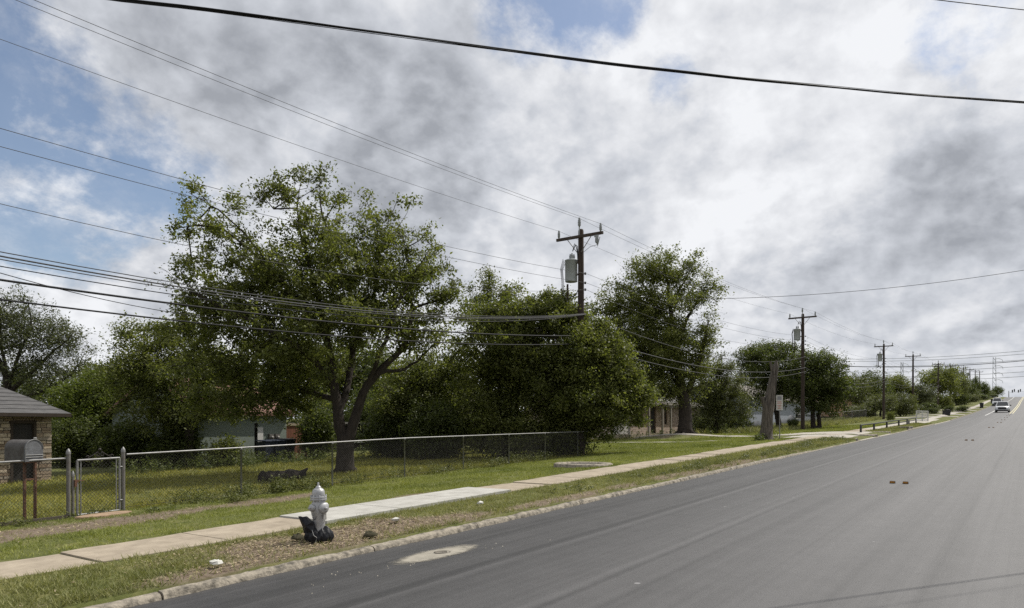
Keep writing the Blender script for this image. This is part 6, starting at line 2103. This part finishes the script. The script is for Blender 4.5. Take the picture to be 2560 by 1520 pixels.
# backdrop behind the lots on the left
for (k, u, v, Y, w, lab) in (
        ('dk', 90, 930, 55, 260, 'dark backdrop tree filling the gap right above the stone house eave'), ('md', 330, 905, 58, 260, 'backdrop tree showing between the bright shrub and the yard tree'),
        ('dk', 560, 900, 56, 300, 'backdrop tree directly behind the sage green house'), ('md', 780, 850, 58, 300, 'backdrop tree behind the red lean-to'),
        ('dk', 930, 850, 60, 300, 'backdrop tree in the gap of the forked trunk'), ('md', 1120, 905, 60, 240, 'backdrop tree behind the brown roofed house'), ('dk', 1330, 850, 62, 300, 'backdrop tree hidden by the hedge'),
        ('md', 1500, 860, 75, 240, 'backdrop tree left of the old tree'), ('dk', 1600, 930, 84, 240, 'backdrop tree behind the roof of the stone-fronted house'), ('ol', 1850, 950, 95, 200, 'backdrop tree behind the olive coloured tree'), ('dk', 1780, 985, 80, 130, 'dark backdrop tree filling below the olive coloured crown')):
    far_tree(k, u, v, Y, w, lab, 'backdrop trees behind the lots')
for (k, u, v, Y, w, lab) in (('lo', 800, 985, 50, 120, 'dark low backdrop shrub left of the forked trunk'), ('lo', 905, 975, 49, 130, 'dark low backdrop shrub seen through the fork of the trunk'), ('lo', 965, 985, 48, 110, 'dark low backdrop shrub just right of the fork'), ('lo', 1215, 1010, 38, 130, 'dark low shrub behind the left part of the hedge'), ('lo', 60, 1010, 48, 200, 'dark low shrub behind the stone house')):
    far_tree(k, u, v, Y, w, lab, 'backdrop shrubs behind the lots')
# dark shrubs along the lot edge right of the old tree
far_tree('lo', 1830, 1030, 66, 100, 'dark shrub bank left of the dead trunk', 'lot shrubs')
far_tree('lo', 1765, 1040, 64, 110, 'dark shrub bank right of the thick flared trunk', 'lot shrubs')
far_tree('lo', 1983, 1058, 66, 30, 'small dark shrub left of the second pole', 'lot shrubs')
far_tree('lol', 2150, 1015, 108, 90, 'olive shrub behind the distant chain link fence', 'lot shrubs')
far_tree('lg', 2226, 1047, 90, 22, 'little pale shrub on the grass right of the third pole', 'lot shrubs')
# the belt of trees going up the hill
belt = [('lo', 2395, 985, 185, 60, 'dark bush bank under the seventh pole'), ('lol', 2425, 985, 205, 50, 'olive bush bank under the eighth pole'), ('lo', 2450, 985, 235, 50, 'dark bush bank below the crest'), ('lg', 2345, 985, 160, 80, 'mid green bush bank under the large leafy tree'), ('lo', 2300, 985, 150, 80, 'dark bush bank between the fourth and fifth poles'), ('lo', 2478, 985, 270, 40, 'dark bush beside the parked white car'),
        ('ol', 2140, 935, 115, 110, 'rounded olive tree left of the third pole'), ('dk', 2185, 930, 125, 110, 'dark tree behind the third pole'), ('md', 2240, 938, 135, 90, 'mid green tree between the third and fourth poles'),
        ('ol', 2200, 985, 108, 100, 'low olive tree under the swagged cables by the third pole'), ('lol', 2250, 985, 112, 90, 'grey-green bush mass at the foot of the fourth pole'), ('gy', 2300, 960, 135, 80, 'grey-green tree just right of the fourth pole'),
        ('lo', 2275, 1010, 125, 70, 'dark low bush right of the fourth pole foot'), ('md', 2350, 916, 165, 120, 'large leafy tree rising behind the fifth pole'), ('ol', 2390, 918, 185, 70, 'pale leafy tree left of the seventh pole'),
        ('lo', 2320, 1005, 140, 60, 'dark bush left of the leaning fifth pole'), ('lg', 2362, 1005, 160, 50, 'dark rounded bush right of the leaning fifth pole'), ('dk', 2415, 950, 215, 55, 'dark tree by the eighth pole'),
        ('dk', 2440, 942, 245, 26, 'narrow dark conical tree up the hill'), ('ol', 2425, 970, 230, 60, 'low olive tree near the top of the hill'), ('dk', 2462, 955, 262, 30, 'dark tree beyond the ninth pole'),
        ('dk', 2494, 966, 300, 34, 'rounded dark tree at the crest of the road'), ('dk', 2470, 975, 285, 40, 'dark trees merging at the crest left of the rounded one'),
        ('lo', 2330, 1034, 118, 34, 'clipped dark bush on the verge by the tipped bin'), ('lo', 2372, 1027, 128, 30, 'low dark bush on the strip beside the far kerb'), ('lo', 2405, 1028, 124, 36, 'wide low bush at the road edge left of the oncoming car')]
for (k, u, v, Y, w, lab) in belt:
    far_tree(k, u, v, Y, w, lab, 'trees and bushes up the hill')

# ================================================================ GRASS, WEEDS, LITTER OF LEAVES
M_GRASS = leaf_mat('grass_blade', (.085, .105, .028), (.37, .35, .16), trans=.3, rough=.6, spec=.2, tcol=(1.1, 1.15, .6))
M_LAWN = leaf_mat('lawn_blade', (.10, .13, .024), (.36, .37, .12), trans=.3, rough=.6, spec=.15, tcol=(1.1, 1.15, .5))
M_GRASSD = leaf_mat('yard_grass_blade', (.13, .135, .022), (.38, .35, .09), trans=.3, rough=.6, spec=.2, tcol=(1.1, 1.15, .5))
M_WEED = leaf_mat('weed_leaf', (.050, .062, .018), (.16, .17, .060), trans=.25)
M_STRAW = leaf_mat('dry_straw', (.20, .15, .09), (.40, .33, .22), trans=.1, rough=.8)


def blocked(s, t):
    m = (t > 9.52) & (t < 10.88)
    for a, b in DRIVES:
        m |= (s > a - .1) & (s < b + .1) & (t < 13.5)
    m |= (s > 49.3) & (s < 51.2) & (t < 24.2)
    m |= (s > 41.4) & (s < 42.3) & (t > 14)
    m |= (s - s_at(1458, 12.1)) ** 2 + (t - 12.1) ** 2 < 1.0
    m |= ((s - STEP_S) / .58) ** 2 + ((t - 15.42) / .28) ** 2 < 1
    m |= (t > hy0 - .2) & (s < hx1 + .3)
    return m


def grass(name, zones, mat, seed, label, cat='grass', dirt_lim=True):
    rng = np.random.default_rng(seed)
    Vs = []; Ts = []
    for (s0, s1, t0, t1, dens, h, w) in zones:
        n = int((s1 - s0) * (t1 - t0) * dens)
        s = rng.uniform(s0, s1, n); t = rng.uniform(t0, t1, n)
        pat = fbm(s / .7, t / .7, 40) * .6 + fbm(s / .16, t / .16, 44, 2) * .4
        keep = ~blocked(s, t) & (rng.random(n) > dirt_mask(s, t) * .93) & (rng.random(n) < np.clip((pat - .22) * 2.4, .12, 1))
        s, t, pat = s[keep], t[keep], pat[keep]; n = len(s)
        z = zg(s, t) - .005
        hh = h * rng.uniform(.45, 1.25, n) * (.45 + 1.1 * pat)
        edge = np.exp(-((np.abs(t - 9.55)) / .10) ** 2) + np.exp(-((np.abs(t - 8.0)) / .15) ** 2)
        hh *= 1 + .5 * edge
        a = rng.uniform(0, 2 * math.pi, n); lean = rng.uniform(.3, 1.3, n) * hh
        b = rng.uniform(0, 2 * math.pi, n)
        base = np.stack([s, t, z], 1)
        side = np.stack([np.cos(b), np.sin(b), np.zeros(n)], 1) * (w * rng.uniform(.7, 1.3, n) / 2)[:, None]
        tip = base + np.stack([np.cos(a) * lean, np.sin(a) * lean, hh], 1)
        Vs.append(np.stack([base - side, base + side, tip], 1).reshape(-1, 3))
        big = fbm(s / 2.1, t / 1.4, 60)
        Ts.append(np.repeat(np.clip(.5 * rng.random(n) + .9 * (big - .22), 0, 1), 3))
    V = np.concatenate(Vs); T = np.concatenate(Ts)
    o = mesh_np(name, V, np.arange(len(V)).reshape(-1, 3), mat, attrs={'tint': T})
    return tag(o, label, cat, kind='stuff')


grass('verge_grass', [(-1, 9, 7.96, 9.56, 3000, .06, .012), (9, 20, 7.96, 9.56, 2300, .06, .013), (20, 44, 7.92, 9.56, 1500, .085, .017), (55.7, 82, 7.95, 9.5, 420, .09, .03)], M_GRASS, 71, 'patchy mown grass on the strip between kerb and sidewalk')
grass('lawn_grass', [(-1, 12, 10.86, 15.9, 1500, .05, .011), (12, 28, 10.86, 16, 1050, .055, .014), (28, 46, 10.86, 17, 600, .06, .022), (28, 46, 17, 24, 320, .07, .026), (46, 80, 10.86, 19, 170, .09, .05)], M_LAWN, 72, 'sunlit lawn between sidewalk and fence line')
grass('yard_grass', [(2, 12, 16, 24, 420, .10, .016), (12, 30, 16, 24, 330, .10, .02), (4, 34, 24, 31.5, 130, .12, .035), (28, 50, 24, 27, 100, .12, .04)], M_GRASSD, 73, 'yard grass behind the chain link fence in dappled shade')
grass('tall_grass', [(58, 110, 16.5, 24, 60, .42, .07)], M_GRASS, 74, 'tall rough grass along the distant fence')
# dry straw and leaf litter on the bare ground
rng = np.random.default_rng(81)
n = 9000
s = np.concatenate([rng.normal(7.3, 1.9, n // 2), rng.uniform(1, 26, n // 2)]); t = np.concatenate([rng.uniform(8.0, 9.5, n // 2), rng.uniform(8.0, 9.5, n // 2)])
k = rng.random(n) < .12 + .88 * dirt_mask(s, t); s, t = s[k], t[k]
s2 = rng.uniform(0, 12, 3000); t2 = rng.uniform(12.5, 15.9, 3000); k = rng.random(3000) < .08 + .9 * dirt_mask(s2, t2); s = np.r_[s, s2[k]]; t = np.r_[t, t2[k]]
C = np.stack([s, t, zg(s, t) + .012], 1)
V, F, tt = leaf_mesh(C, rng, .055, .016, up=3.0)
V[:, 2] = np.maximum(V[:, 2], np.repeat(zg(s, t), 4) + .004)
tag(mesh_np('leaf_litter', V, F, M_STRAW, attrs={'tint': tt}), 'dry straw and dead leaves scattered on the bare soil of the verge', 'leaf litter', kind='stuff')


def weeds(name, spots, mat, seed, label, L=.05):
    """many little upright plants: leaves round short stems"""
    rng = np.random.default_rng(seed)
    Cs = []
    for (s0, s1, t0, t1, n, h) in spots:
        s = rng.uniform(s0, s1, n); t = rng.normal((t0 + t1) / 2, (t1 - t0) / 4, n)
        hh = h * rng.uniform(.4, 1.2, n) * (.5 + fbm(s / 1.1, t, 91))
        z = zg(s, t)
        m = 26
        f = rng.random((n, m)) ** .8
        x = s[:, None] + rng.normal(0, .05, (n, m)) * (1.4 - f * .6); y = t[:, None] + rng.normal(0, .05, (n, m)) * (1.4 - f * .6)
        ok = fbm(s / .6, t / .45, 95) > .52
        x, y, f, z, hh = x[ok], y[ok], f[ok], z[ok], hh[ok]
        Cs.append(np.stack([x, y, z[:, None] + hh[:, None] * f + .015], -1).reshape(-1, 3))
    C = np.concatenate(Cs)
    C = C[~blocked(C[:, 0], C[:, 1])]
    V, F, tt = leaf_mesh(C, rng, L, L * .5, up=.8)
    o = mesh_np(name, V, F, mat, attrs={'tint': tt})
    return tag(o, label, 'weeds', kind='stuff')


weeds('fence_weeds', [(8, 18, 15.1, 16.7, 760, .30), (18, 28, 15.2, 16.7, 420, .38), (10, 15.5, 14.7, 16.3, 380, .34), (3, 8, 15.6, 16.2, 60, .12)], M_WEED, 82, 'leafy weeds growing along the foot of the chain link fence')
weeds('gate_weeds', [(1.0, 4.4, 15.1, 15.9, 140, .16), (5.6, 6.0, 15.4, 16.0, 20, .12), (7.6, 10.5, 14.8, 15.9, 120, .15)], M_WEED, 83, 'low weeds by the mailbox and gate posts')
weeds('verge_weeds', [(13, 20, 8.1, 9.2, 60, .09), (20, 36, 7.98, 8.7, 300, .18), (36, 44, 7.95, 9.2, 200, .20), (11.0, 11.3, 9.4, 9.6, 8, .25)], M_WEED, 84, 'coarse weeds in the strip beside the kerb')
weeds('yard_weeds', [(18, 30, 26, 31, 500, .55), (14, 22, 28.5, 31, 300, .6), (42, 58, 22.5, 25.3, 260, .5), (52, 62, 18, 22, 160, .5), (40, 43, 11.6, 12.8, 60, .35)], leaf_mat('yard_weed_leaf', (.05, .07, .018), (.14, .16, .045), trans=.3), 85, 'tall weeds along the back of the yards and the house fronts', L=.09)
